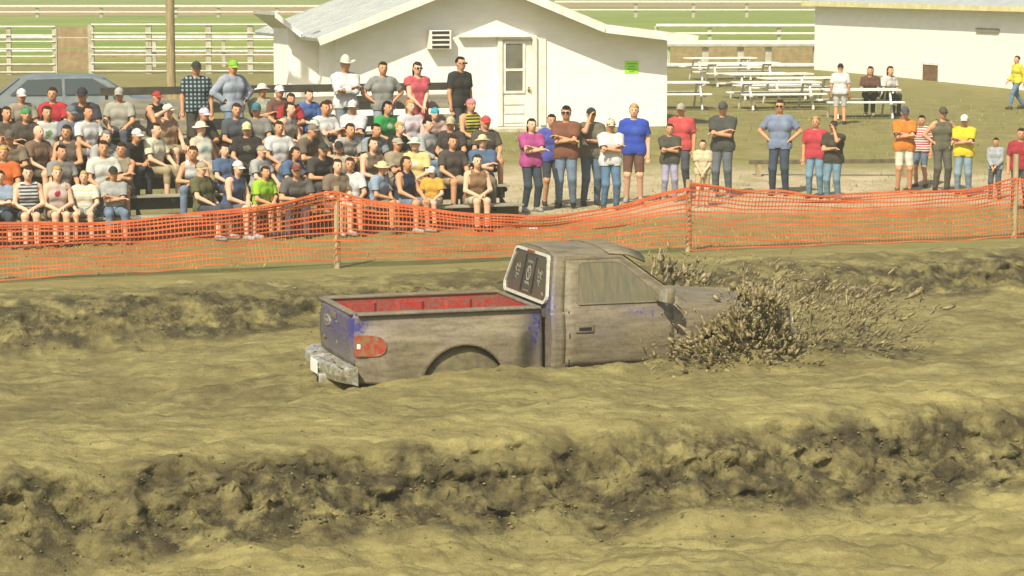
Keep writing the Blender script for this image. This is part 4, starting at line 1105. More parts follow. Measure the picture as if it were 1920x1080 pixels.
def hand_mesh(W, Edir, palm):
    """palm and five separate, slightly curled fingers, leaving the wrist W along Edir"""
    d = Edir / np.linalg.norm(Edir); pn = palm - d * (palm @ d); pn /= max(np.linalg.norm(pn), 1e-6); s = np.cross(d, pn)
    V = []; Fq = []
    def tube(pts, rads, flat=1.0, side=None):
        k0 = len(V); nseg = 6
        for i, (p, r) in enumerate(zip(pts, rads)):
            t = pts[min(i + 1, len(pts) - 1)] - pts[max(i - 1, 0)]; t = t / np.linalg.norm(t)
            a = s - t * (s @ t); a /= np.linalg.norm(a); b_ = np.cross(t, a)
            for q in range(nseg): V.append(p + r * (flat * a * math.cos(2 * math.pi * q / nseg) + b_ * math.sin(2 * math.pi * q / nseg)))
        for i in range(len(pts) - 1):
            for q in range(nseg): Fq.append((k0 + i * nseg + q, k0 + i * nseg + (q + 1) % nseg, k0 + (i + 1) * nseg + (q + 1) % nseg, k0 + (i + 1) * nseg + q))
        e = k0 + (len(pts) - 1) * nseg; Fq.append((e, e + 1, e + 2, e + 3)); Fq.append((e, e + 3, e + 4, e + 5))
    tube([W - d * .03, W + d * .02, W + d * .06, W + d * .095], [.024, .021, .020, .017], 1.9)
    for k, (o, L) in enumerate(((.030, .072), (.011, .082), (-.009, .077), (-.028, .058))):
        b0 = W + d * .085 + s * o
        tube([b0, b0 + d * L * .45 + pn * .008, b0 + d * L * .8 + pn * .028, b0 + d * L * .95 + pn * .045], [.0098, .0092, .0085, .006])
    b0 = W + d * .03 + s * .034
    tube([b0, b0 + d * .03 + s * .022 + pn * .01, b0 + d * .058 + s * .026 + pn * .022], [.0125, .0105, .008])
    return np.array(V), np.array(Fq)
_pose = {}
def make_pose(kind, mir):
    key = (kind, mir)
    if key in _pose: return _pose[key]
    q = POSES[kind]; sit = q.get('sit', 0); hp = .105 if sit else .93; lean = R(q.get('lean', 0))
    c0 = A((0, 0, hp)); t = A((0, -math.sin(lean), math.cos(lean))); fw = A((0, -math.cos(lean), -math.sin(lean)))
    B = []
    X = lambda w: A((w, 0, 0))
    def bone(tag_, a, b_, r0, r1, k): B.append((tag_, A(a, float), A(b_, float), r0, r1, k))
    bone('pelvis', c0 - X(.075), c0 + X(.075), .118, .118, .05)
    bone('waist', c0 + .15 * t - X(.055), c0 + .15 * t + X(.055), .108, .108, .06)
    ch = c0 + .31 * t; bone('chest', ch - X(.085) + .0 * fw, ch + X(.085), .118, .118, .06)
    sh = c0 + .445 * t; bone('chest', sh - X(.125), sh + X(.125), .072, .072, .06)
    nk = c0 + .50 * t + .01 * fw; hc = nk + A((0, -math.sin(lean * .35), math.cos(lean * .35))) * .165 + A((0, -.02, 0))
    bone('neck', nk - .03 * t, hc - A((0, -.02, .06)), .056, .052, .03)
    legs = []
    for i, s in enumerate((1, -1)):
        hipj = c0 + X(s * .088) - A((0, 0, .02))
        if sit: an = A((s * q.get('knee', .15), -.43, -.345)); hint = (s * q.get('knee', .15) * 1.1, -1, 1.2)
        else:
            f = q.get('f', ((.12, .02, .085), (-.12, .02, .085)))[i]; an = A(f); hint = (s * .13, -1, .5)
        kn, an = ik(hipj, an, .43, .43, hint)
        bone('thigh', hipj, kn, .092, .064, .04); bone('shin', kn, an, .062, .042, .025)
        bone('foot', an + A((0, .035, -.045)), an + A((s * .02, -.165, -.05)), .038, .034, .02)
    for i, s in enumerate((1, -1)):
        S = sh + X(s * .178) - .01 * t; W = c0 + A(q['w'][i]); el, W = ik(S, W, .285, .25, c0 + A(q['e'][i]))
        bone('uarm', S, el, .054, .043, .03); bone('farm', el, W, .042, .029, .02); legs.append((el, W))
    if mir:
        B = [(n_, a * A((-1, 1, 1)), b_ * A((-1, 1, 1)), r0, r1, k) for n_, a, b_, r0, r1, k in B]
        legs = [(a * A((-1, 1, 1)), b_ * A((-1, 1, 1))) for a, b_ in legs]
    pts = np.concatenate([[b_[1] for b_ in B], [b_[2] for b_ in B], [hc + A((0, 0, .13))]]); lo = pts.min(0) - .16; hi = pts.max(0) + .16
    nn = np.ceil((hi - lo) / HV).astype(int) + 1
    g = [lo[i] + np.arange(nn[i]) * HV for i in range(3)]
    Fd = np.full(nn, .25, np.float64)
    def add(fn, bl, bh, k):
        s0 = np.maximum(((bl - lo) / HV).astype(int) - 1, 0); s1 = np.minimum(((bh - lo) / HV).astype(int) + 2, nn); sl = tuple(slice(a, b_) for a, b_ in zip(s0, s1))
        Pg = np.stack(np.meshgrid(g[0][sl[0]], g[1][sl[1]], g[2][sl[2]], indexing='ij'), -1)
        d = fn(Pg); c_ = Fd[sl]; hh = np.maximum(k - np.abs(c_ - d), 0) / k; Fd[sl] = np.minimum(c_, d) - hh * hh * k / 4
    for (n_, a, b_, r0, r1, k) in B:
        m_ = max(r0, r1) + k + .03
        def fn(Pg, a=a, b_=b_, r0=r0, r1=r1, n_=n_):
            d, tt = seg(Pg, a, b_); return d - (r0 + (r1 - r0) * tt)
        add(fn, np.minimum(a, b_) - m_, np.maximum(a, b_) + m_, k)
    def ellip(c_, rad, k):
        rad = A(rad); add(lambda Pg: (np.linalg.norm((Pg - c_) / rad, axis=-1) - 1) * rad.min(), c_ - rad - .05, c_ + rad + .05, k)
    ellip(hc + A((0, .008, .022)), (.077, .096, .098), .02); ellip(hc + A((0, -.022, -.045)), (.058, .066, .072), .04)
    ellip(hc + A((0, -.098, -.008)), (.016, .022, .026), .018)
    for s in (1, -1): ellip(hc + A((s * .078, .005, -.005)), (.014, .022, .032), .01)
    V, Fq = surface_nets(Fd, lo, HV)
    # labels
    best = np.full(len(V), 9.); lab = np.zeros(len(V), int); par = np.zeros(len(V))
    names = []
    for i, (n_, a, b_, r0, r1, k) in enumerate(B):
        d, tt = seg(V, a, b_); d = d - (r0 + (r1 - r0) * tt); up = d < best; best[up] = d[up]; lab[up] = i; par[up] = tt[up]; names.append(n_)
    nm = np.array(names)[lab]; hd = np.linalg.norm((V - hc - A((0, -.01, 0))) / A((.10, .13, .145)), axis=1) < 1; nm = np.where(hd, 'head', nm)
    along = (V - c0) @ t
    nrm = np.zeros_like(V); fn_ = np.cross(V[Fq[:, 2]] - V[Fq[:, 0]], V[Fq[:, 3]] - V[Fq[:, 1]])
    for k in range(4): np.add.at(nrm, Fq[:, k], fn_)
    nrm /= np.maximum(np.linalg.norm(nrm, axis=1, keepdims=True), 1e-9)
    # body mesh + hands + eyes and mouth
    bv = [V]; bf = [Fq]; mi = [np.zeros(len(Fq), int)]; o = len(V)
    for (el, W), s in zip(legs, (1, -1)):
        hv, hf = hand_mesh(W, W - el, A((0, -.3, -1.)) if not sit else A((0, -.1, -1.)))
        bv.append(hv); bf.append(hf + o); mi.append(np.zeros(len(hf), int)); o += len(hv)
    def blob(c_, rad, m_):
        nonlocal o
        v_ = ICO0_V * A(rad) + c_; f_ = np.concatenate([ICO0_F, ICO0_F[:, :1]], 1)[:, [0, 1, 2, 2]]
        bv.append(v_); bf.append(f_); mi.append(np.full(len(f_), m_)); o += len(v_)
    quads_b = np.concatenate(bf) + 0
    V2 = np.concatenate(bv)
    me = bpy.data.meshes.new('person_body')
    tri_v = []; tri_f = []; tri_m = []; oo = len(V2)
    for (dx, dy, dz, rr, m_) in ((.030, -.088, .012, (.013, .008, .007), 1), (-.030, -.088, .012, (.013, .008, .007), 1), (.030, -.089, .030, (.018, .008, .005), 1), (-.030, -.089, .030, (.018, .008, .005), 1), (0, -.087, -.052, (.022, .008, .006), 2)):
        tri_v.append(ICO0_V * A(rr) + hc + A((dx, dy, dz))); tri_f += [tuple(k + oo for k in f) for f in ICO0_F]; tri_m += [m_] * 8; oo += 6
    faces = [tuple(f) for f in quads_b.tolist()] + tri_f
    me.from_pydata(np.concatenate([V2] + tri_v).tolist(), [], faces)
    me.polygons.foreach_set('use_smooth', [True] * len(faces)); me.polygons.foreach_set('material_index', [0] * len(quads_b) + tri_m)
    me.update()
    _pose[key] = dict(V=V, F=Fq, nm=nm, par=par, along=along, nrm=nrm, hc=hc, me=me, top=hc[2] + .125, sit=sit, c0=c0, g={})
    return _pose[key]
def garment(ps, typ):
    if typ in ps['g']: return ps['g'][typ]
    nm, par, al = ps['nm'], ps['par'], ps['along']; V = ps['V']
    torso = np.isin(nm, ['waist', 'chest']) | ((nm == 'neck') & (al < .515))
    if typ in ('tee', 'long', 'tank', 'dress'):
        s = torso | ((nm == 'pelvis') & (al > -.06))
        if not ps['sit']: s |= (nm == 'thigh') & (al > -.09)
        if typ == 'tee': s |= (nm == 'uarm') & (par < .72)
        if typ == 'long': s |= (nm == 'uarm') | ((nm == 'farm') & (par < .93))
        if typ == 'tank': s &= ~((nm == 'chest') & (al > .47) & (np.abs(V[:, 0]) > .14)); s &= ~((nm == 'neck') & (al > .50))
        if typ == 'dress': s |= (nm == 'pelvis') | ((nm == 'thigh') & (par < .85)); s &= ~((nm == 'neck')); s |= (nm == 'uarm') & (par < .3)
        off_ = .020
    elif typ in ('jeans', 'shorts', 'capri'):
        s = ((nm == 'pelvis') & (al < .07)) | ((nm == 'waist') & (al < .09)) | ((nm == 'thigh') & (par < (.93 if typ == 'shorts' else 2)))
        if typ == 'jeans': s |= (nm == 'shin') & (par < .97)
        if typ == 'capri': s |= (nm == 'shin') & (par < .5)
        off_ = .013
    elif typ in ('shoe1', 'shoe-1'): s = ((nm == 'foot') | ((nm == 'shin') & (par > .97))) & (V[:, 0] * int(typ[4:]) > 0); off_ = .010
    Fq = ps['F'][s[ps['F']].all(1)]; used = np.unique(Fq); mp_ = -np.ones(len(V), int); mp_[used] = np.arange(len(used))
    W = V[used]; wr = fbm(W[:, 0] * 14 + W[:, 1] * 9, W[:, 2] * 9, 2, 3) * .007
    loose = .012 * (np.abs(ps['nrm'][used][:, 2]) < .7) if typ in ('tee', 'long', 'dress') else 0
    W = W + ps['nrm'][used] * (off_ + wr + loose)[:, None]
    if typ == 'dress':
        pass
    me = mesh_np(typ, W, mp_[Fq], True); ps['g'][typ] = me; return me
# head-wear, modelled about the head's centre
def dome(rx, ry, rz, zmin=0., seg_=16, rings=6, cut=None):
    V = []; Fq = []
    for i in range(rings + 1):
        a = (math.pi / 2) * i / rings if zmin == 0 else lerp(math.asin(zmin / rz), math.pi / 2, i / rings)
        for j in range(seg_):
            b_ = 2 * math.pi * j / seg_; V.append((rx * math.cos(a) * math.cos(b_), ry * math.cos(a) * math.sin(b_), rz * math.sin(a)))
    for i in range(rings):
        for j in range(seg_): Fq.append((i * seg_ + j, i * seg_ + (j + 1) % seg_, (i + 1) * seg_ + (j + 1) % seg_, (i + 1) * seg_ + j))
    return V, Fq
def hat_mesh(kind):
    mb = MB()
    def addvf(V, Fq, M=Matrix()):
        vv = [mb.bm.verts.new(M @ Vector(v)) for v in V]
        for f in Fq:
            if len(set(f)) > 2:
                try: mb.bm.faces.new([vv[k] for k in f])
                except ValueError: pass
    if kind in ('cap', 'backcap'):
        V, Fq = dome(.088, .108, .098); addvf(V, Fq, Matrix.Translation((0, .006, .030)))
        sgn = -1 if kind == 'cap' else 1
        rows = []
        for r in np.linspace(0, 1, 4):
            rows.append([mb.bm.verts.new((.078 * math.sin(a), .006 + sgn * (.098 * math.cos(a) + r * .085 * math.cos(a) ** .6), .040 - .025 * r - .02 * abs(math.sin(a)) ** 2)) for a in np.linspace(-1.15, 1.15, 9)])
        for a in range(3):
            for c_ in range(8): mb.bm.faces.new((rows[a][c_], rows[a][c_ + 1], rows[a + 1][c_ + 1], rows[a + 1][c_]))
        mb.ell((0, .006, .128), (.009, .009, .006), 1)
    elif kind in ('cowboy', 'brim'):
        hb = .13 if kind == 'cowboy' else .085
        V, Fq = dome(.090, .110, hb); addvf([(x, y * (1 - .15 * (z > .1)), z) for x, y, z in V], Fq, Matrix.Translation((0, .004, .045)))
        rows = []; br = .085 if kind == 'cowboy' else .06
        for r in np.linspace(0, 1, 4):
            rows.append([mb.bm.verts.new(((.088 + br * r) * math.cos(a), .004 + (.108 + br * r) * math.sin(a), .045 + (.05 if kind == 'cowboy' else -.02) * r * r * abs(math.cos(a)) ** 2 - .012 * r)) for a in np.linspace(0, 2 * math.pi, 24, endpoint=False)])
        for a in range(3):
            for c_ in range(24): mb.bm.faces.new((rows[a][c_], rows[a][(c_ + 1) % 24], rows[a + 1][(c_ + 1) % 24], rows[a + 1][c_]))
    elif kind in ('short', 'long_hair'):
        bmesh.ops.create_icosphere(mb.bm, subdivisions=4, radius=1)
        dele = []
        for v in mb.bm.verts:
            x, y, z = v.co
            front = y < -.25 and z < .42 + .15 * abs(x); low = z < (-.25 if kind == 'short' else -.75) ; side = abs(x) > .75 and z < .0 and y < .25 and kind == 'short'
            if front or low or side: dele.append(v)
        bmesh.ops.delete(mb.bm, geom=dele, context='VERTS')
        for v in mb.bm.verts:
            x, y, z = v.co; nz = float(vnoise(x * 6, y * 6 + z * 5, 9)) * .006
            v.co = Vector((x * (.087 + nz), .012 + y * (.108 + nz), .026 + z * (.108 + nz)))
            if kind == 'long_hair' and z < 0: v.co.z = .026 + z * .30; v.co.y = v.co.y * .8 + .025
    elif kind == 'shades':
        for s in (-1, 1): mb.box((s * .033, -.106, .010), (.052, .012, .032), bev=.005); mb.box((s * .076, -.05, .016), (.006, .11, .010))
        mb.box((0, -.108, .016), (.02, .008, .008))
    me = mb.mesh(kind, True)
    return me
_hats = {}
def hat(kind):
    if kind not in _hats: _hats[kind] = hat_mesh(kind)
    return _hats[kind]
def cloth(c1, pat=None):
    nm_ = 'cloth_' + c1 + (pat or '')
    if nm_ in _mats: return _mats[nm_]
    a = lin(c1, .66)
    if pat is None:
        return worn(nm_, a, tuple(v * .72 for v in a[:3]) + (1,), 8, .9, .8, .15, detail=3, lo=.4, hi=.75)
    m, n, l, b = new_mat(nm_, a, .9, .15); tc = N(n, 'ShaderNodeTexCoord')
    kind, c2 = pat.split(':'); 
    w1 = N(n, 'ShaderNodeTexWave', Scale={'stripe': 5.5, 'plaid': 4.5, 'print': 3.}[kind], bands_direction='Z'); l.new(tc.outputs['Object'], w1.inputs['Vector'])
    fac = w1.outputs['Fac']
    if kind == 'plaid':
        w2 = N(n, 'ShaderNodeTexWave', Scale=4.5, bands_direction='X'); l.new(tc.outputs['Object'], w2.inputs['Vector'])
        mm = N(n, 'ShaderNodeMath', operation='MULTIPLY'); l.new(fac, mm.inputs[0]); l.new(w2.outputs['Fac'], mm.inputs[1]); fac = mm.outputs[0]
    if kind == 'print':
        w2 = N(n, 'ShaderNodeTexNoise', Scale=22, Detail=2); l.new(tc.outputs['Object'], w2.inputs['Vector'])
        mpg = N(n, 'ShaderNodeMapping'); mpg.inputs['Location'].default_value = (-.5, -.05, -.66); l.new(tc.outputs['Generated'], mpg.inputs[0])
        mp2 = N(n, 'ShaderNodeMapping'); mp2.inputs['Scale'].default_value = (5.5, 2.2, 6.5); l.new(mpg.outputs[0], mp2.inputs[0])
        gg = N(n, 'ShaderNodeTexGradient', gradient_type='SPHERICAL'); l.new(mp2.outputs[0], gg.inputs[0])
        mm = N(n, 'ShaderNodeMath', operation='MULTIPLY'); l.new(gg.outputs[1], mm.inputs[0]); l.new(w2.outputs[0], mm.inputs[1])
        m3 = N(n, 'ShaderNodeMath', operation='MULTIPLY'); l.new(mm.outputs[0], m3.inputs[0]); m3.inputs[1].default_value = 1.6; fac = m3.outputs[0]
    r = N(n, 'ShaderNodeValToRGB'); e = r.color_ramp.elements; e[0].position, e[1].position = {'stripe': (.42, .50), 'plaid': (.2, .6), 'print': (.30, .36)}[kind]; e[0].color = a; e[1].color = lin(c2, .66)
    l.new(fac, r.inputs[0]); l.new(r.outputs[0], b.inputs['Base Color']); _mats[nm_] = m
    return m
eye_m, *_ = new_mat('eye_dark', lin('2a1d16'), .5); lip_m, *_ = new_mat('lip', lin('8a4a3c'), .6)
SK = {'l': 'd9a988', 't': 'c48f68', 'd': '9b6a4a'}
HAIRC = {'b': '3a2718', 'k': '1d1612', 'y': 'c9a25c', 'g': '8c8377'}
HATP = {'cap': 'cap', 'backcap': 'cap', 'cowboy': 'cowboy_hat', 'brim': 'sun_hat', 'short': 'hair', 'long_hair': 'hair', 'shades': 'sunglasses'}
def mono(name, me, mat, parent):
    o = bpy.data.objects.new(name, me); COL.objects.link(o); o.parent = parent
    if len(me.materials) == 0: me.materials.append(None)
    o.material_slots[0].link = 'OBJECT'; o.material_slots[0].material = mat
    return o
def person(loc, rz, sc, pose, top, tcol, bot, bcol, head, label, group, skin='t', mir=0, tpat=None):
    ps = make_pose(pose, mir); me = ps['me']
    if len(me.materials) == 0:
        me.materials.append(None); me.materials.append(eye_m); me.materials.append(lip_m)
    o = bpy.data.objects.new('person', me); COL.objects.link(o)
    o.material_slots[0].link = 'OBJECT'; o.material_slots[0].material = worn('skin_' + skin, lin(SK[skin], .98), lin(SK[skin], .85), 12, .6, 0, .3)
    o.location = loc; o.rotation_euler = (0, 0, rz); o.scale = (sc, sc, sc)
    mono({'tee': 't_shirt', 'tank': 'tank_top', 'long': 'long_sleeved_shirt', 'dress': 'dress'}[top], garment(ps, top), cloth(tcol, tpat), o)
    if bot: mono({'jeans': 'trousers', 'shorts': 'shorts', 'capri': 'cropped_trousers'}[bot], garment(ps, bot), cloth(bcol), o)
    sc_ = cloth(random.choice(['2a2724', '4a4036', 'b8b4a8', '6b5a45']))
    for g_ in ('shoe1', 'shoe-1'): mono('shoe', garment(ps, g_), sc_, o)
    hd = head.split('+')
    has_hat = any(h.split(':')[0] in ('cap', 'backcap', 'cowboy', 'brim') for h in hd)
    if has_hat and not any(h.startswith(('short', 'long_hair')) for h in hd): hd.append('short:' + random.choice('bkbg'))
    for h in hd:
        k, _, c_ = h.partition(':')
        if k == 'bald': continue
        cc = HAIRC.get(c_, c_) if k in ('short', 'long_hair') else (c_ or '161412')
        q = mono(HATP[k], hat(k), cloth(cc), o); q.location = Vector(ps['hc'])
        s_ = .965 if (has_hat and k in ('short', 'long_hair')) else 1
        q.scale = (s_,) * 3
        q.rotation_euler = (R(random.uniform(-3, 8)) if k not in ('shades',) else 0, 0, 0)
    tag(o, label, 'person', group); return o

GB = 'spectators on the bleachers'; GG = 'spectators standing along the fence'
# columns: picture column of the head, row of the head's top, where ('b' seated, 'B' standing on the bleachers, number = distance in metres on the ground),
# pose, upper garment, its colour, lower garment, its colour, head, label, extra
PEOPLE = [
 # ---- left bleachers
 (38, 132, 'b', 'sit', 'tee', 'a79a82', 'jeans', '4b5560', 'cap:e8dcd4', 'spectator in red-trimmed white cap at the top of the far left bleachers', {}),
 (100, 160, 'b', 'sit', 'tee', 'c03a40', 'jeans', '3f4650', 'short:b', 'spectator in plain red t-shirt in front of the parked car', {}),
 (160, 132, 'b', 'sitlean', 'tee', '4a4a50', 'jeans', '3a3f48', 'cap:3a3a3c', 'burly spectator in dark grey shirt and dark cap in front of the parked car', {'sc': 1.1}),
 (225, 170, 'b', 'sit', 'tee', 'b4b09e', 'jeans', '5f6870', 'cap:b8b8a8', 'spectator in pale grey t-shirt at the right end of the far left bleachers', {}),
 (10, 175, 'b', 'sitcross', 'tee', '6b5f4e', 'shorts', '8f866e', 'short:b', 'spectator in brown t-shirt cut by the left edge, upper row', {}),
 (45, 198, 'b', 'sitclasp', 'tee', '5d564a', 'jeans', '4a4d50', 'backcap:4f9a63', 'spectator in backward green cap on the far left bleachers', {}),
 (85, 213, 'b', 'sit', 'tee', 'd8d8cc', 'shorts', '7d8a5a', 'long_hair:b', 'spectator in white t-shirt with green print and dark hair', {'tpat': 'print:7da068'}),
 (160, 190, 'b', 'sit', 'tee', 'e6e4da', 'jeans', '8e97a5', 'short:b', 'brown-haired spectator in clean white t-shirt on the far left bleachers', {}),
 (232, 223, 'b', 'sitlean', 'tee', '3c3836', 'jeans', '41444a', 'cap:e6e2d6', 'spectator in black t-shirt and white cap at the right end of the far left bleachers', {}),
 (66, 238, 'b', 'sit', 'tee', '8a6f58', 'shorts', '6d6252', 'bald', 'shaven-headed spectator in brown t-shirt on the far left bleachers', {'skin': 'l'}),
 (128, 245, 'b', 'sitclasp', 'tank', '6f6256', 'jeans', '575c66', 'long_hair:b', 'spectator in dark taupe tank top on the far left bleachers', {}),
 (192, 255, 'b', 'sit', 'tee', 'dcdccb', 'jeans', '9db2c4', 'short:b', 'spectator in white t-shirt and pale blue jeans, second row far left', {'sc': 1.05}),
 (228, 268, 'b', 'sitcross', 'tank', '9a8f74', 'shorts', '6b6658', 'short:b', 'bare-armed spectator in tan vest beside the white shirt and pale jeans', {}),
 (8, 275, 'b', 'sit', 'tee', 'e0713a', 'shorts', '8a6a50', 'short:y', 'spectator in orange t-shirt cut by the left edge', {}),
 (50, 312, 'b', 'sitclasp', 'tank', '3f4856', 'shorts', '5b6068', 'long_hair:b', 'woman in navy and white striped tank top on the front bench', {'tpat': 'stripe:d5d2c8', 'skin': 'l'}),
 (103, 308, 'b', 'sitclasp', 'tank', 'dcc8b8', 'shorts', 'c9a98a', 'long_hair:y', 'young woman in pale top with a red print on the front bench', {'tpat': 'print:b03046', 'skin': 'l'}),
 (158, 322, 'b', 'sit', 'tee', 'e0d6a8', 'shorts', 'b8b4a6', 'short:y', 'child in cream and yellow t-shirt on the front bench, far left', {'sc': .88, 'skin': 'l', 'tpat': 'stripe:e9e4da'}),
 (22, 222, 'b', 'sitlean', 'tee', '8f7f66', 'jeans', '5a5650', 'cap:6a6256', 'spectator in tan t-shirt and brown cap at the left edge, middle row', {}),
 (128, 196, 'b', 'sit', 'tee', '7f8a96', 'shorts', '8a7f68', 'cap:70777c', 'spectator in blue-grey t-shirt and grey cap on the far left bleachers', {}),
 (110, 268, 'b', 'sit', 'tee', '9a948a', 'jeans', '6a7078', 'short:k', 'black-haired spectator in mid grey t-shirt, second row far left', {}),
 # ---- right bleachers, standing along the top
 (360, 100, 'B', 'stand', 'tee', '2e3a40', 'jeans', '4d4c48', 'cap:3f4038', 'man in dark plaid shirt and cap standing beside the utility pole', {'tpat': 'plaid:9fb3b4', 'sc': 1.02}),
 (427, 100, 'B', 'hips', 'long', 'aeb6c0', 'jeans', '8fa3b4', 'cap:93c83e', 'man in light grey long sleeves and lime green cap standing on the bleachers', {'sc': 1.04}),
 (638, 102, 'B', 'crossed', 'long', 'efeee6', 'jeans', '8b9496', 'cowboy:eee8cc', 'man in white shirt and white cowboy hat standing in front of the house', {'sc': 1.03}),
 (708, 108, 'B', 'hips', 'tee', '9b9b92', 'jeans', 'aab2b4', 'short:k', 'man in plain grey t-shirt standing between the cowboy hat and the pink dress', {}),
 (772, 103, 'B', 'clasp', 'dress', 'd8646c', None, None, 'long_hair:b+shades', 'woman in coral pink dress standing on the bleachers', {'skin': 'l'}),
 (852, 98, 'B', 'stand', 'tee', '3a3835', 'jeans', '4a4a4a', 'short:k+shades', 'man in black t-shirt and sunglasses standing nearest the house door', {'tpat': 'print:4a4744', 'sc': 1.03}),
 # ---- right bleachers, seated
 (520, 113, 'b', 'sit', 'tee', '7a5a4c', 'jeans', '4a4a4c', 'cap:ecebe2', 'spectator in white cap in the top row left of the house', {}),
 (490, 128, 'b', 'sitcross', 'tee', 'b9bfa4', 'jeans', '6d7462', 'brim:ece8d4', 'spectator in white brimmed hat and pale green shirt', {}),
 (536, 140, 'b', 'sitlean', 'tee', 'b5373a', 'shorts', 'a9a184', 'short:b', 'boy in dark red t-shirt leaning forward on the upper row', {'sc': .9}),
 (572, 156, 'b', 'sitclasp', 'tee', '5a78b4', 'shorts', '3f78c0', 'short:b', 'boy in blue t-shirt and bright blue shorts on the upper row', {'sc': .9, 'skin': 'l'}),
 (605, 122, 'b', 'sit', 'tee', 'e6e5de', 'jeans', '6a7076', 'short:b', 'spectator in white t-shirt in the top row behind the boy in blue', {}),
 (362, 185, 'b', 'sitlean', 'tee', '4c4742', 'shorts', '6e6658', 'cap:e4d4e0', 'spectator in dark shirt and white and purple cap under the plaid shirt', {}),
 (310, 205, 'b', 'situp', 'tank', 'bf9a76', 'shorts', 'a08c6a', 'cap:f0ecd8', 'bare-shouldered spectator in white cap shading the eyes with one raised arm', {'skin': 'l'}),
 (380, 230, 'b', 'sitback', 'tank', 'dcd8c4', 'capri', 'c2ae84', 'brim:f2e8c4', 'woman in white tank top with turquoise print, tan trousers and straw hat', {'tpat': 'print:8cc8bc', 'skin': 'l'}),
 (285, 243, 'b', 'sit', 'tee', 'f0e9c4', 'capri', 'b3a27c', 'short:b', 'woman in bright cream t-shirt at the left end of the right bleachers', {'skin': 'l'}),
 (463, 230, 'b', 'sit', 'tee', '3b3733', 'shorts', '5a5348', 'cap:ece4a4', 'spectator in black t-shirt with grey print and pale yellow cap', {'tpat': 'print:77705f'}),
 (432, 285, 'b', 'sitclasp', 'tank', '5a6484', 'shorts', '6b6f78', 'cap:dcd8d0+long_hair:b', 'woman in slate blue tank top on the front bench', {'skin': 'l'}),
 (488, 302, 'b', 'sitclasp', 'tee', 'a6d03c', 'shorts', 'd0a868', 'short:b', 'child in lime green t-shirt on the front bench', {'tpat': 'print:78b02c', 'sc': .88}),
 (482, 192, 'b', 'sit', 'tee', '8d8a80', 'jeans', '5c646a', 'cap:3f7f86', 'spectator in grey t-shirt and teal cap below the lime green cap', {}),
 (530, 200, 'b', 'sitclasp', 'tank', 'b7b0a0', 'shorts', '9c8a6c', 'long_hair:b', 'woman in light grey tank top on the middle row', {'skin': 'l'}),
 (585, 205, 'b', 'sit', 'tee', 'a89a80', 'shorts', '8c8266', 'cap:d8d4c4', 'spectator in tan t-shirt and pale cap on the middle row', {}),
 (520, 243, 'b', 'sit', 'tee', 'dcdcd4', 'shorts', 'a86a60', 'short:b', 'spectator in white t-shirt and rusty red shorts on the middle row', {}),
 (663, 180, 'b', 'sitcross', 'tee', 'd5d8d8', 'jeans', '7f8890', 'cap:f0eee4', 'spectator in pale t-shirt and white cap below the cowboy hat', {}),
 (716, 190, 'b', 'sitclasp', 'tee', '3fa055', 'shorts', '8a7c64', 'long_hair:k', 'spectator in bright green t-shirt on the middle row', {'tpat': 'print:cfe0c0'}),
 (766, 200, 'b', 'sit', 'tee', 'ddd4d4', 'shorts', 'a08c70', 'long_hair:y', 'spectator in white and pink t-shirt under the coral dress', {'tpat': 'print:c9a0a8', 'skin': 'l'}),
 (806, 212, 'b', 'sitlean', 'tee', 'd8b8a8', 'shorts', '9a8a74', 'backcap:3fb0bc', 'child in backward turquoise cap and pale pink t-shirt', {'sc': .9, 'skin': 'l'}),
 (846, 212, 'b', 'sit', 'tee', '4d4340', 'shorts', '5a5652', 'cap:c9bd98', 'spectator in dark brown t-shirt and tan cap on the middle row', {}),
 (878, 165, 'b', 'sit', 'tank', '3a3733', 'shorts', '6a6054', 'backcap:d88a90', 'spectator in black and yellow tank top and pink cap below the sunglasses', {'tpat': 'stripe:d8cf4a'}),
 (908, 225, 'b', 'sit', 'tee', '5f564c', 'shorts', '7d7058', 'cap:d84a4c', 'spectator in grey-brown t-shirt and red cap at the right end of the bleachers', {}),
 (640, 235, 'b', 'sitlean', 'tee', 'b9b6a8', 'shorts', '7f8f60', 'short:b', 'spectator in grey t-shirt leaning forward above the left fence post', {}),
 (588, 268, 'b', 'sitlean', 'tee', '4e4a46', 'jeans', '54544f', 'cap:4a443c', 'spectator in charcoal t-shirt and dark cap on the second row', {}),
 (655, 280, 'b', 'sit', 'tee', 'e2e2dc', 'shorts', 'a8acaa', 'short:b', 'spectator in white t-shirt sitting right behind the left fence post', {'tpat': 'print:c4c8c8'}),
 (742, 240, 'b', 'sitcross', 'tee', 'b0a184', 'shorts', '7c7464', 'cap:b9b09a', 'spectator in khaki t-shirt and cap on the second row', {}),
 (690, 258, 'b', 'sitclasp', 'tank', '8a7a62', 'shorts', '4e4842', 'long_hair:b', 'woman in olive brown tank top on the second row', {'skin': 'l'}),
 (780, 268, 'b', 'sitclasp', 'tee', 'f0d890', 'shorts', 'd8c884', 'brim:d4e6d0', 'woman in yellow and white top and pale visor hat on the front bench', {'tpat': 'print:f4ecd0', 'skin': 'l'}),
 (812, 295, 'b', 'sit', 'tee', 'e8b04a', 'shorts', 'dcdcd4', 'cap:f4f0e4', 'small child in golden t-shirt and white cap on the front bench', {'sc': .78, 'skin': 'l'}),
 (890, 272, 'b', 'sitclasp', 'tank', 'a07e5c', 'shorts', 'd8ccac', 'long_hair:b', 'woman in brown tank top and cream shorts at the right end of the front bench', {'skin': 'l'}),
 (560, 242, 'b', 'sitlean', 'tee', '77695a', 'shorts', '6c6252', 'cap:8a8270', 'spectator in brown t-shirt and drab cap left of the left fence post', {}),
 (612, 215, 'b', 'sitcross', 'tank', '6f7a70', 'shorts', '7a705a', 'long_hair:b', 'woman in grey-green tank top with arms folded on the middle row', {'skin': 'l'}),
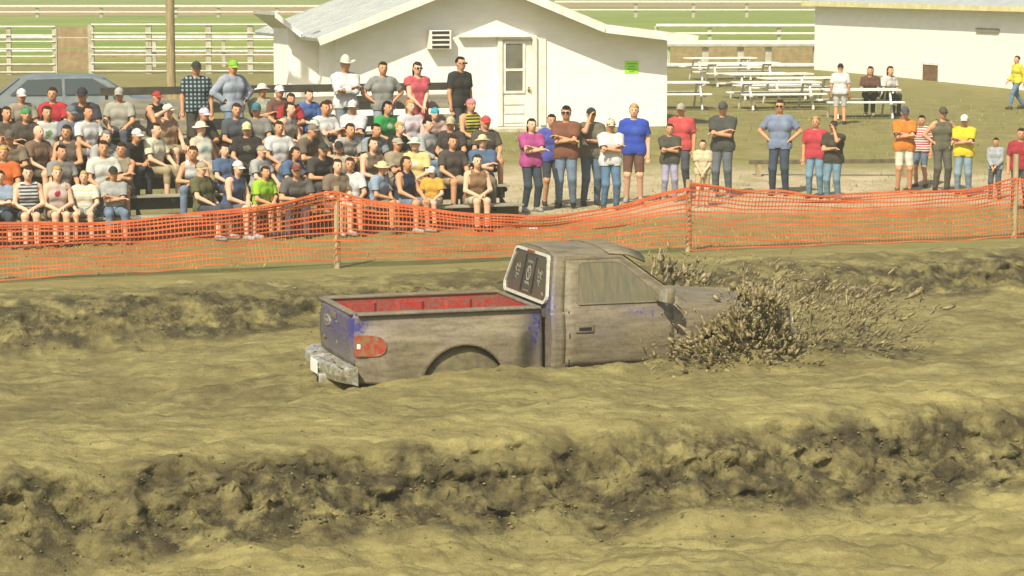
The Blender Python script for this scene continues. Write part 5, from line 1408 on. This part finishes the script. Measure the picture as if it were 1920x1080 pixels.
 (440, 178, 'b', 'sitclasp', 'tee', '5a5f66', 'jeans', '50555c', 'short:b', 'spectator in slate t-shirt sitting at the feet of the lime green cap', {}),
 (686, 225, 'b', 'sitlean', 'tee', '9aa0a2', 'shorts', '857a62', 'short:k', 'black-haired spectator in light grey t-shirt leaning forward on the middle row', {}),
 (625, 285, 'b', 'sitclasp', 'tee', '8c7a66', 'shorts', 'a08a6c', 'long_hair:b', 'spectator in brown t-shirt on the front bench left of the fence post', {'skin': 'l'}),
 (555, 290, 'b', 'sitlean', 'tee', '6e6a64', 'jeans', '5c5f62', 'cap:8a4a40', 'spectator in grey t-shirt and brick red cap on the front bench', {}),
 (845, 285, 'b', 'sit', 'tee', '5a5048', 'shorts', 'c2a88a', 'short:b', 'spectator in dark t-shirt and tan shorts on the front bench beside the golden shirt', {}),
 # ---- standing on the ground to the right
 (996, 222, 47.2, 'crossed', 'tee', 'c45a96', 'jeans', '4a545e', 'long_hair:k', 'woman in bright pink t-shirt and dark jeans, leftmost of those standing', {'skin': 'l'}),
 (1034, 214, 48.6, 'stand', 'tee', '5a62b4', 'shorts', '4a4f58', 'short:k', 'person in violet blue t-shirt half hidden behind the brown shirt', {}),
 (1062, 198, 48.0, 'crossed', 'tee', '8a5a46', 'jeans', '7d8fa0', 'short:k+shades', 'man in reddish brown t-shirt and jeans with arms crossed', {'sc': 1.04}),
 (1108, 195, 48.6, 'face', 'tee', '7d7662', 'jeans', '66788a', 'cap:33353a', 'man in olive grey t-shirt and dark cap with a hand at his mouth', {}),
 (1145, 222, 47.6, 'crossed', 'tee', 'efece2', 'jeans', '6888a4', 'cap:ded6b4+shades', 'person in white t-shirt, jeans and pale cap with arms crossed', {}),
 (1189, 194, 49.2, 'stand', 'tee', '3a55b4', 'shorts', '7a5648', 'short:y', 'blond man in royal blue t-shirt and brown shorts', {'tpat': 'print:4a66bc', 'sc': 1.03, 'skin': 'l'}),
 (1278, 193, 51.0, 'stand', 'tee', 'd85a58', 'jeans', '5a5a5e', 'cap:b8b09a', 'man in coral red t-shirt and grey cap left of the middle fence post', {'sc': 1.04}),
 (1256, 232, 49.4, 'crossed', 'tee', '5b5a4e', 'jeans', 'b4b0c4', 'short:b', 'person in dark olive t-shirt and lavender trousers in front of the coral shirt', {}),
 (1318, 262, 48.2, 'clasp', 'tee', 'e0d2a8', 'shorts', 'cdb88c', 'short:b', 'child in cream t-shirt standing behind the middle fence post', {'sc': .78, 'skin': 'l'}),
 (1356, 190, 50.4, 'crossed', 'tee', '565650', 'jeans', '70767a', 'cap:5a5a52+shades', 'man in dark grey t-shirt with arms crossed right of the middle fence post', {'sc': 1.02}),
 (1463, 187, 50.8, 'hips', 'tee', '8a98ae', 'jeans', '4a5462', 'short:b+shades', 'man in grey-blue shirt and navy trousers with hands on hips', {'sc': 1.02}),
 (1530, 218, 50.2, 'stand', 'tee', 'cc4852', 'jeans', '7fa0b4', 'short:y', 'person in red t-shirt and light jeans half hidden behind the black t-shirt', {}),
 (1564, 226, 49.2, 'face', 'tee', '4a463a', 'jeans', '7c9aa8', 'cap:4a453c', 'man in black t-shirt and jeans in front of the man in white', {'tpat': 'print:5a5648', 'mir': 1}),
 (1697, 200, 51.5, 'crossed', 'tee', 'e08a38', 'shorts', 'e4dcc4', 'cap:5a5a66', 'man in orange t-shirt and white shorts', {'sc': 1.04}),
 (1729, 216, 52.6, 'stand', 'tee', 'b43c3c', 'shorts', '6f7f90', 'short:k', 'person in red and white striped t-shirt between the orange and grey shirts', {'tpat': 'stripe:e8e0d6'}),
 (1768, 200, 51.5, 'hips', 'tank', '6f6c56', 'jeans', '6a665a', 'cap:5c5a48+shades', 'man in olive tank top and sunglasses between the striped and yellow shirts', {'sc': 1.03}),
 (1809, 214, 50.6, 'crossed', 'tee', 'f0d838', 'jeans', '8fa6b0', 'cap:f4efe0', 'man in bright yellow t-shirt and white cap with arms crossed', {'sc': 1.0}),
 (1868, 258, 50.0, 'clasp', 'long', 'b0b4b4', 'jeans', '5a5f66', 'short:k', 'child in light grey top by the right fence post', {'sc': .72}),
 (1915, 240, 47.5, 'stand', 'tee', 'b03a44', 'jeans', '50565e', 'short:b', 'person in dark red shirt cut by the right edge of the picture', {}),
 (1576, 128, 63.5, 'stand', 'tee', 'f0eee8', 'shorts', 'eceae2', 'short:b', 'man in white t-shirt and white shorts with his back turned at the picnic table', {'yaw': 170, 'sc': 1.03}),
 (1908, 112, 70.0, 'walk', 'long', 'f0e24a', 'jeans', '7a94b0', 'short:b', 'person in yellow shirt and jeans walking past the barn', {'yaw': -70}),
]
placed = []
for (px, py, where, pose, top, tcol, bot, bcol, head, label, ex) in PEOPLE:
    sc = ex.get('sc', 1.0) * random.uniform(.985, 1.02); mir = ex.get('mir', random.randint(0, 1)); ps = make_pose(pose, mir)
    if where in ('b', 'B'):
        bestr = None
        for r in range(5):
            zbase = (S0 + RZ * r) if where == 'b' else RZ * r
            zt = zbase + ps['top'] * sc; u = u_row(px, r, zt); v = row_v(r) + (0 if where == 'b' else -.30)
            x, y = xy_of(u, v); e = abs(proj((x, y, zt))[1] - py)
            pen = sum(30 for (rr, uu) in placed if rr == r and abs(uu - u) < .36)
            if bestr is None or e + pen < bestr[0]: bestr = (e + pen, r, u, x, y, zbase, e)
        _, r, u, x, y, zbase, e = bestr; placed.append((r, u))
        gx, gy = xy_of(u, FV); z = hz(*xy_of(8.0, FV)) * 0 + zbase + .0
        z += 0.004
        yaw = TA + R(ex.get('yaw', random.uniform(-34, 34) - 12 * (px - 700) / 700)); grp = GB
    else:
        D = where; q = P(px, py, D); x, y = q.x, D; z = hz(x, y)
        yaw = R(ex.get('yaw', random.uniform(-20, 20) - 14 * (px - 1200) / 700)); grp = GG
        sc = float(np.clip((q.z - z) / ps['top'], ex.get('sc', 1) * .86, ex.get('sc', 1) * 1.10))
    person((x, y, z), yaw, sc, pose, top, tcol, bot, bcol, head, label, grp, ex.get('skin', 't'), mir, ex.get('tpat'))
# more spectators filling the gaps on the benches
CN = [('white', 'e4e3dc'), ('light grey', 'b8b6ae'), ('charcoal', '46443f'), ('navy', '3a4258'), ('tan', 'a8977a'), ('maroon', '7a3a3c'), ('olive', '6c6a48'), ('pale blue', '9fb0c0'), ('black', '33312e'), ('brown', '7a624c'), ('cream', 'ddd3b0'), ('faded red', 'b0564e'), ('denim blue', '5f7490'), ('beige', 'c4b498')]
HN = [('white cap', 'cap:ece9de'), ('dark cap', 'cap:3c3a36'), ('short dark hair', 'short:k'), ('brown hair', 'short:b'), ('long dark hair', 'long_hair:b'), ('tan cap', 'cap:b9a884'), ('blond hair', 'short:y'), ('straw hat', 'brim:e0d2a0'), ('red cap', 'cap:b8443c'), ('grey hair', 'short:g')]
RN = ['front bench', 'second row', 'third row', 'fourth row', 'top row']
combos = [(a, b_) for a in range(len(CN)) for b_ in range(len(HN))]; random.shuffle(combos)
for (ua, ub, side) in ((u_row(-40, 1, .9), u_row(205, 2, .9), 'far left'), (u_row(285, 1, .9), u_row(905, 2, .9), 'right-hand')):
    for r in range(5):
        us_ = sorted([ua - .25] + [uu for (rr, uu) in placed if rr == r and ua - .3 < uu < ub + .3] + [ub + .25])
        for a, b_ in zip(us_[:-1], us_[1:]):
            k = int((b_ - a) / .455) - 1
            for i in range(k):
                if random.random() < (.04 if r else .25): continue
                u = a + (b_ - a) * (i + 1) / (k + 1) + random.uniform(-.05, .05); x, y = xy_of(u, row_v(r)); ci, hi_ = combos.pop()
                top = random.choice(['tee', 'tee', 'tee', 'tank', 'long']); gn = {'tee': 't-shirt', 'tank': 'tank top', 'long': 'long-sleeved shirt'}[top]
                person((x, y, S0 + RZ * r + .004), TA + R(random.uniform(-40, 40)), random.uniform(.88, 1.04), random.choice(['sit', 'sitlean', 'sitclasp', 'sitcross', 'sitback', 'sitlean']), top, CN[ci][1],
                       random.choice(['jeans', 'shorts', 'shorts', 'capri']), random.choice(['4d545c', '7c8ea0', 'a39678', '8a806a', '5a5650']), HN[hi_][1],
                       'spectator with %s in %s %s, %s of the %s bleachers' % (HN[hi_][0], CN[ci][0], gn, RN[r], side), GB, random.choice('ltt'), random.randint(0, 1)); placed.append((r, u))
# two people sitting at the picnic table near the man in white
for (px, rz_, head, tc_, lab) in ((1630, -10, 'long_hair:b', '6a4a40', 'dark-haired person in brown top sitting at the picnic table'), (1660, 30, 'long_hair:k', 'e0dcd0', 'person in white top with long black hair sitting at the picnic table')):
    p0 = P(1612, 236, 66); q = P(px, 160, 66.95); z = hz(p0.x, p0.y) + .465
    person((q.x, 66.75, z), R(rz_), .98, 'sitclasp', 'tee', tc_, 'jeans', '3f3f42', head, lab, 'people at the picnic table')

# dry grass tufts on the spectators' side
nb = 26000
gx_ = rng.uniform(-16, 18, nb); gy_ = rng.uniform(34, 74, nb)
uu_, vv_ = uv_of(gx_, gy_)
dens = fbm(gx_ * .7, gy_ * .7, 3, 201) + .25
kp = (vv_ > 36.6) & (rng.uniform(0, 1, nb) < np.clip(dens + .2, .05, 1)) & ~((vv_ > FV) & (vv_ < FV + 3.8) & (gx_ < 0))
gx_, gy_ = gx_[kp], gy_[kp]; gz_ = height(gx_, gy_); n_ = len(gx_)
hgt = rng.uniform(.03, .10, n_) * (1 + .6 * (rng.uniform(0, 1, n_) > .93)); an = rng.uniform(0, 2 * np.pi, n_); w = rng.uniform(.008, .02, n_)
b0 = np.stack([gx_, gy_, gz_ - .01], -1); dw = np.stack([np.cos(an) * w, np.sin(an) * w, 0 * w], -1); lean_ = rng.normal(0, .35, (n_, 2)) * hgt[:, None]
tp = b0 + np.concatenate([lean_, hgt[:, None]], 1)
V = np.concatenate([b0 - dw, b0 + dw, tp]); idx = np.arange(n_); Fc = np.stack([idx, idx + n_, idx + 2 * n_], -1)
tag(link('dry_grass', mesh_np('dry_grass', V, Fc), worn('straw_grass', lin('968a4e'), lin('7c8442'), .8, .9, 0)), 'short dry grass tufts on the spectators ground', 'grass', kind='stuff')

# ---- the flung mud itself
allV = []; allF = []; off = 0
def sdf_surface(caps, vox=.017, k=.03):
    """one wet, torn, connected mass out of many smoothly joined drops (ends a, b and radius r)"""
    a = np.array([c[0] for c in caps]); b_ = np.array([c[1] for c in caps]); r = np.array([c[2] for c in caps])
    lo = np.minimum(a, b_).min(0) - .15; hi = np.maximum(a, b_).max(0) + .15; nn = np.ceil((hi - lo) / vox).astype(int) + 1
    Fd = np.full(nn, .2); g = [lo[i] + np.arange(nn[i]) * vox for i in range(3)]
    for p, q, rr in zip(a, b_, r):
        m_ = rr + k + vox; s0 = np.maximum(((np.minimum(p, q) - m_ - lo) / vox).astype(int), 0); s1 = np.minimum(((np.maximum(p, q) + m_ - lo) / vox).astype(int) + 2, nn)
        sl = tuple(slice(u_, v_) for u_, v_ in zip(s0, s1))
        Pg = np.stack(np.meshgrid(g[0][sl[0]], g[1][sl[1]], g[2][sl[2]], indexing='ij'), -1)
        ab = q - p; t = np.clip(((Pg - p) @ ab) / max(ab @ ab, 1e-9), 0, 1); d = np.linalg.norm(Pg - (p + t[..., None] * ab), axis=-1) - rr * (1 - .45 * t)
        c_ = Fd[sl]; hh = np.maximum(k - np.abs(c_ - d), 0) / k; Fd[sl] = np.minimum(c_, d) - hh * hh * k / 4
    return surface_nets(Fd, lo, vox)
def cloud(pixpoly, W0, Wj, n_, origin, tilt, clump=1.2, bias=.55):
    pl = [plane_pt(px, py, W0) for px, py in pixpoly]; q = sample_poly(pl, n_)
    kp = fbm(q[:, 0] * 6, q[:, 1] * 6, 3, 7) * clump + rng.uniform(-.5, bias, n_) > 0; q = q[kp]
    W = W0 + rng.normal(0, Wj, len(q)) + tilt * (q[:, 1] - .6)
    d = np.stack([q[:, 0] - origin[0], (W - W0) * .8, q[:, 1] - origin[1]], -1); d = d / np.maximum(np.linalg.norm(d, axis=1, keepdims=True), .05) + rng.normal(0, .35, (len(q), 3))
    return np.stack([q[:, 0], W, q[:, 1]], -1), d
def mass(pixpoly, W0, Wj, n_, r0, origin, tilt=0., ln=(.01, .12), clump=1.6):
    global off
    p, d = cloud(pixpoly, W0, Wj, n_, origin, tilt, clump, .45)
    r = np.clip(rng.lognormal(math.log(r0), .45, len(p)), .009, .055); L = rng.uniform(*ln, len(p))
    V, Fc = sdf_surface([(p_, p_ + d_ * l_, r_) for p_, d_, l_, r_ in zip(p, d, L, r)])
    V = tw(V[:, 0], V[:, 1], V[:, 2]); Fc = np.concatenate([Fc[:, [0, 1, 2]], Fc[:, [0, 2, 3]]])
    allV.append(V); allF.append(Fc + off); off += len(V)
def drops(pixpoly, W0, Wj, n_, r0, origin, tilt=0., st=(1., 3.)):
    global off
    p, d = cloud(pixpoly, W0, Wj, n_, origin, tilt, .9)
    rad = np.clip(rng.lognormal(math.log(r0), .6, len(p)), .0035, .04)
    V, Fc = lumps(tw(p[:, 0], p[:, 1], p[:, 2]), rad, tw(d[:, 0], d[:, 1], d[:, 2]) - tw(0 * d[:, 0], 0 * d[:, 0], 0 * d[:, 0]), rng.uniform(*st, len(p)), rough=.25)
    allV.append(V); allF.append(Fc + off); off += len(V)
near = [(1212, 704), (1262, 640), (1335, 606), (1385, 560), (1390, 535), (1430, 540), (1474, 562), (1490, 610), (1494, 660), (1470, 700), (1400, 716), (1300, 716)]
mass(near, -1.35, .16, 1500, .016, (4.3, .1), -.15, (.01, .12), 2.0)
mass([(1375, 560), (1400, 532), (1440, 538), (1480, 566), (1492, 620), (1440, 650), (1370, 630)], -1.1, .2, 420, .018, (4.4, .1), 0, (.01, .10), 2.0)
mass([(1215, 545), (1222, 500), (1250, 487), (1300, 492), (1320, 520), (1390, 540), (1380, 560), (1300, 560)], 1.35, .18, 460, .015, (4.2, .2), .2, (.01, .12), 1.8)
mass([(1215, 708), (1300, 690), (1500, 695), (1600, 700), (1560, 730), (1300, 728)], -1.55, .18, 420, .024, (4.3, .1), 0, (.0, .05))
drops(near, -1.35, .24, 2200, .008, (4.3, .1), -.15, (1, 3.5))
drops([(1190, 690), (1250, 600), (1350, 560), (1400, 500), (1500, 520), (1560, 600), (1540, 720), (1200, 725)], -1.5, .35, 1100, .006, (4.3, .1), -.2, (1, 4))
thin = [(1475, 560), (1560, 530), (1640, 545), (1700, 600), (1690, 680), (1600, 700), (1480, 712)]
mass(thin, -.9, .3, 480, .010, (4.8, -.4), 0, (.04, .16), 1.8)
drops(thin, -.9, .4, 2200, .006, (4.8, -.4), 0, (1.5, 6))
drops([(1480, 540), (1600, 520), (1760, 540), (1700, 600), (1500, 610)], .2, .6, 700, .006, (4.8, -.4), 0, (1.5, 6))
drops([(1300, 540), (1310, 490), (1400, 478), (1500, 486), (1560, 520), (1500, 575), (1380, 570)], 1.5, .35, 800, .006, (4.4, .0), .2, (1.5, 6))
drops([(1120, 470), (1300, 455), (1560, 470), (1740, 560), (1740, 690), (1500, 560)], 0, 1.2, 220, .006, (4.4, .0), 0, (1.5, 5))
drops([(560, 600), (600, 560), (640, 640), (640, 720), (570, 720)], -.9, .5, 110, .005, (1, .4), 0, (1.5, 5))
V = np.concatenate(allV); Fc = np.concatenate(allF)
tag(link('mud_spray', mesh_np('mud_spray', V, Fc, True), mud_clod), 'spray of wet mud clods flung up around the front of the pickup truck', 'mud spray', kind='stuff')

# ================================================================== dusty air over the bog
hm, n, l, b = new_mat('dusty_air', (1, 1, 1, 1)); n.remove(b)
pv = N(n, 'ShaderNodeVolumePrincipled'); pv.inputs['Color'].default_value = (.95, .89, .62, 1); pv.inputs['Density'].default_value = .0019; pv.inputs['Anisotropy'].default_value = .2
l.new(pv.outputs[0], n['Material Output'].inputs['Volume'])
q = MB(); q.box((0, 1000, 4.2), (3600, 2700, 12.6)); hzo = q.build('haze', hm); tag(hzo, 'pale dusty air over the mud bog and the crowd', 'haze', kind='stuff')
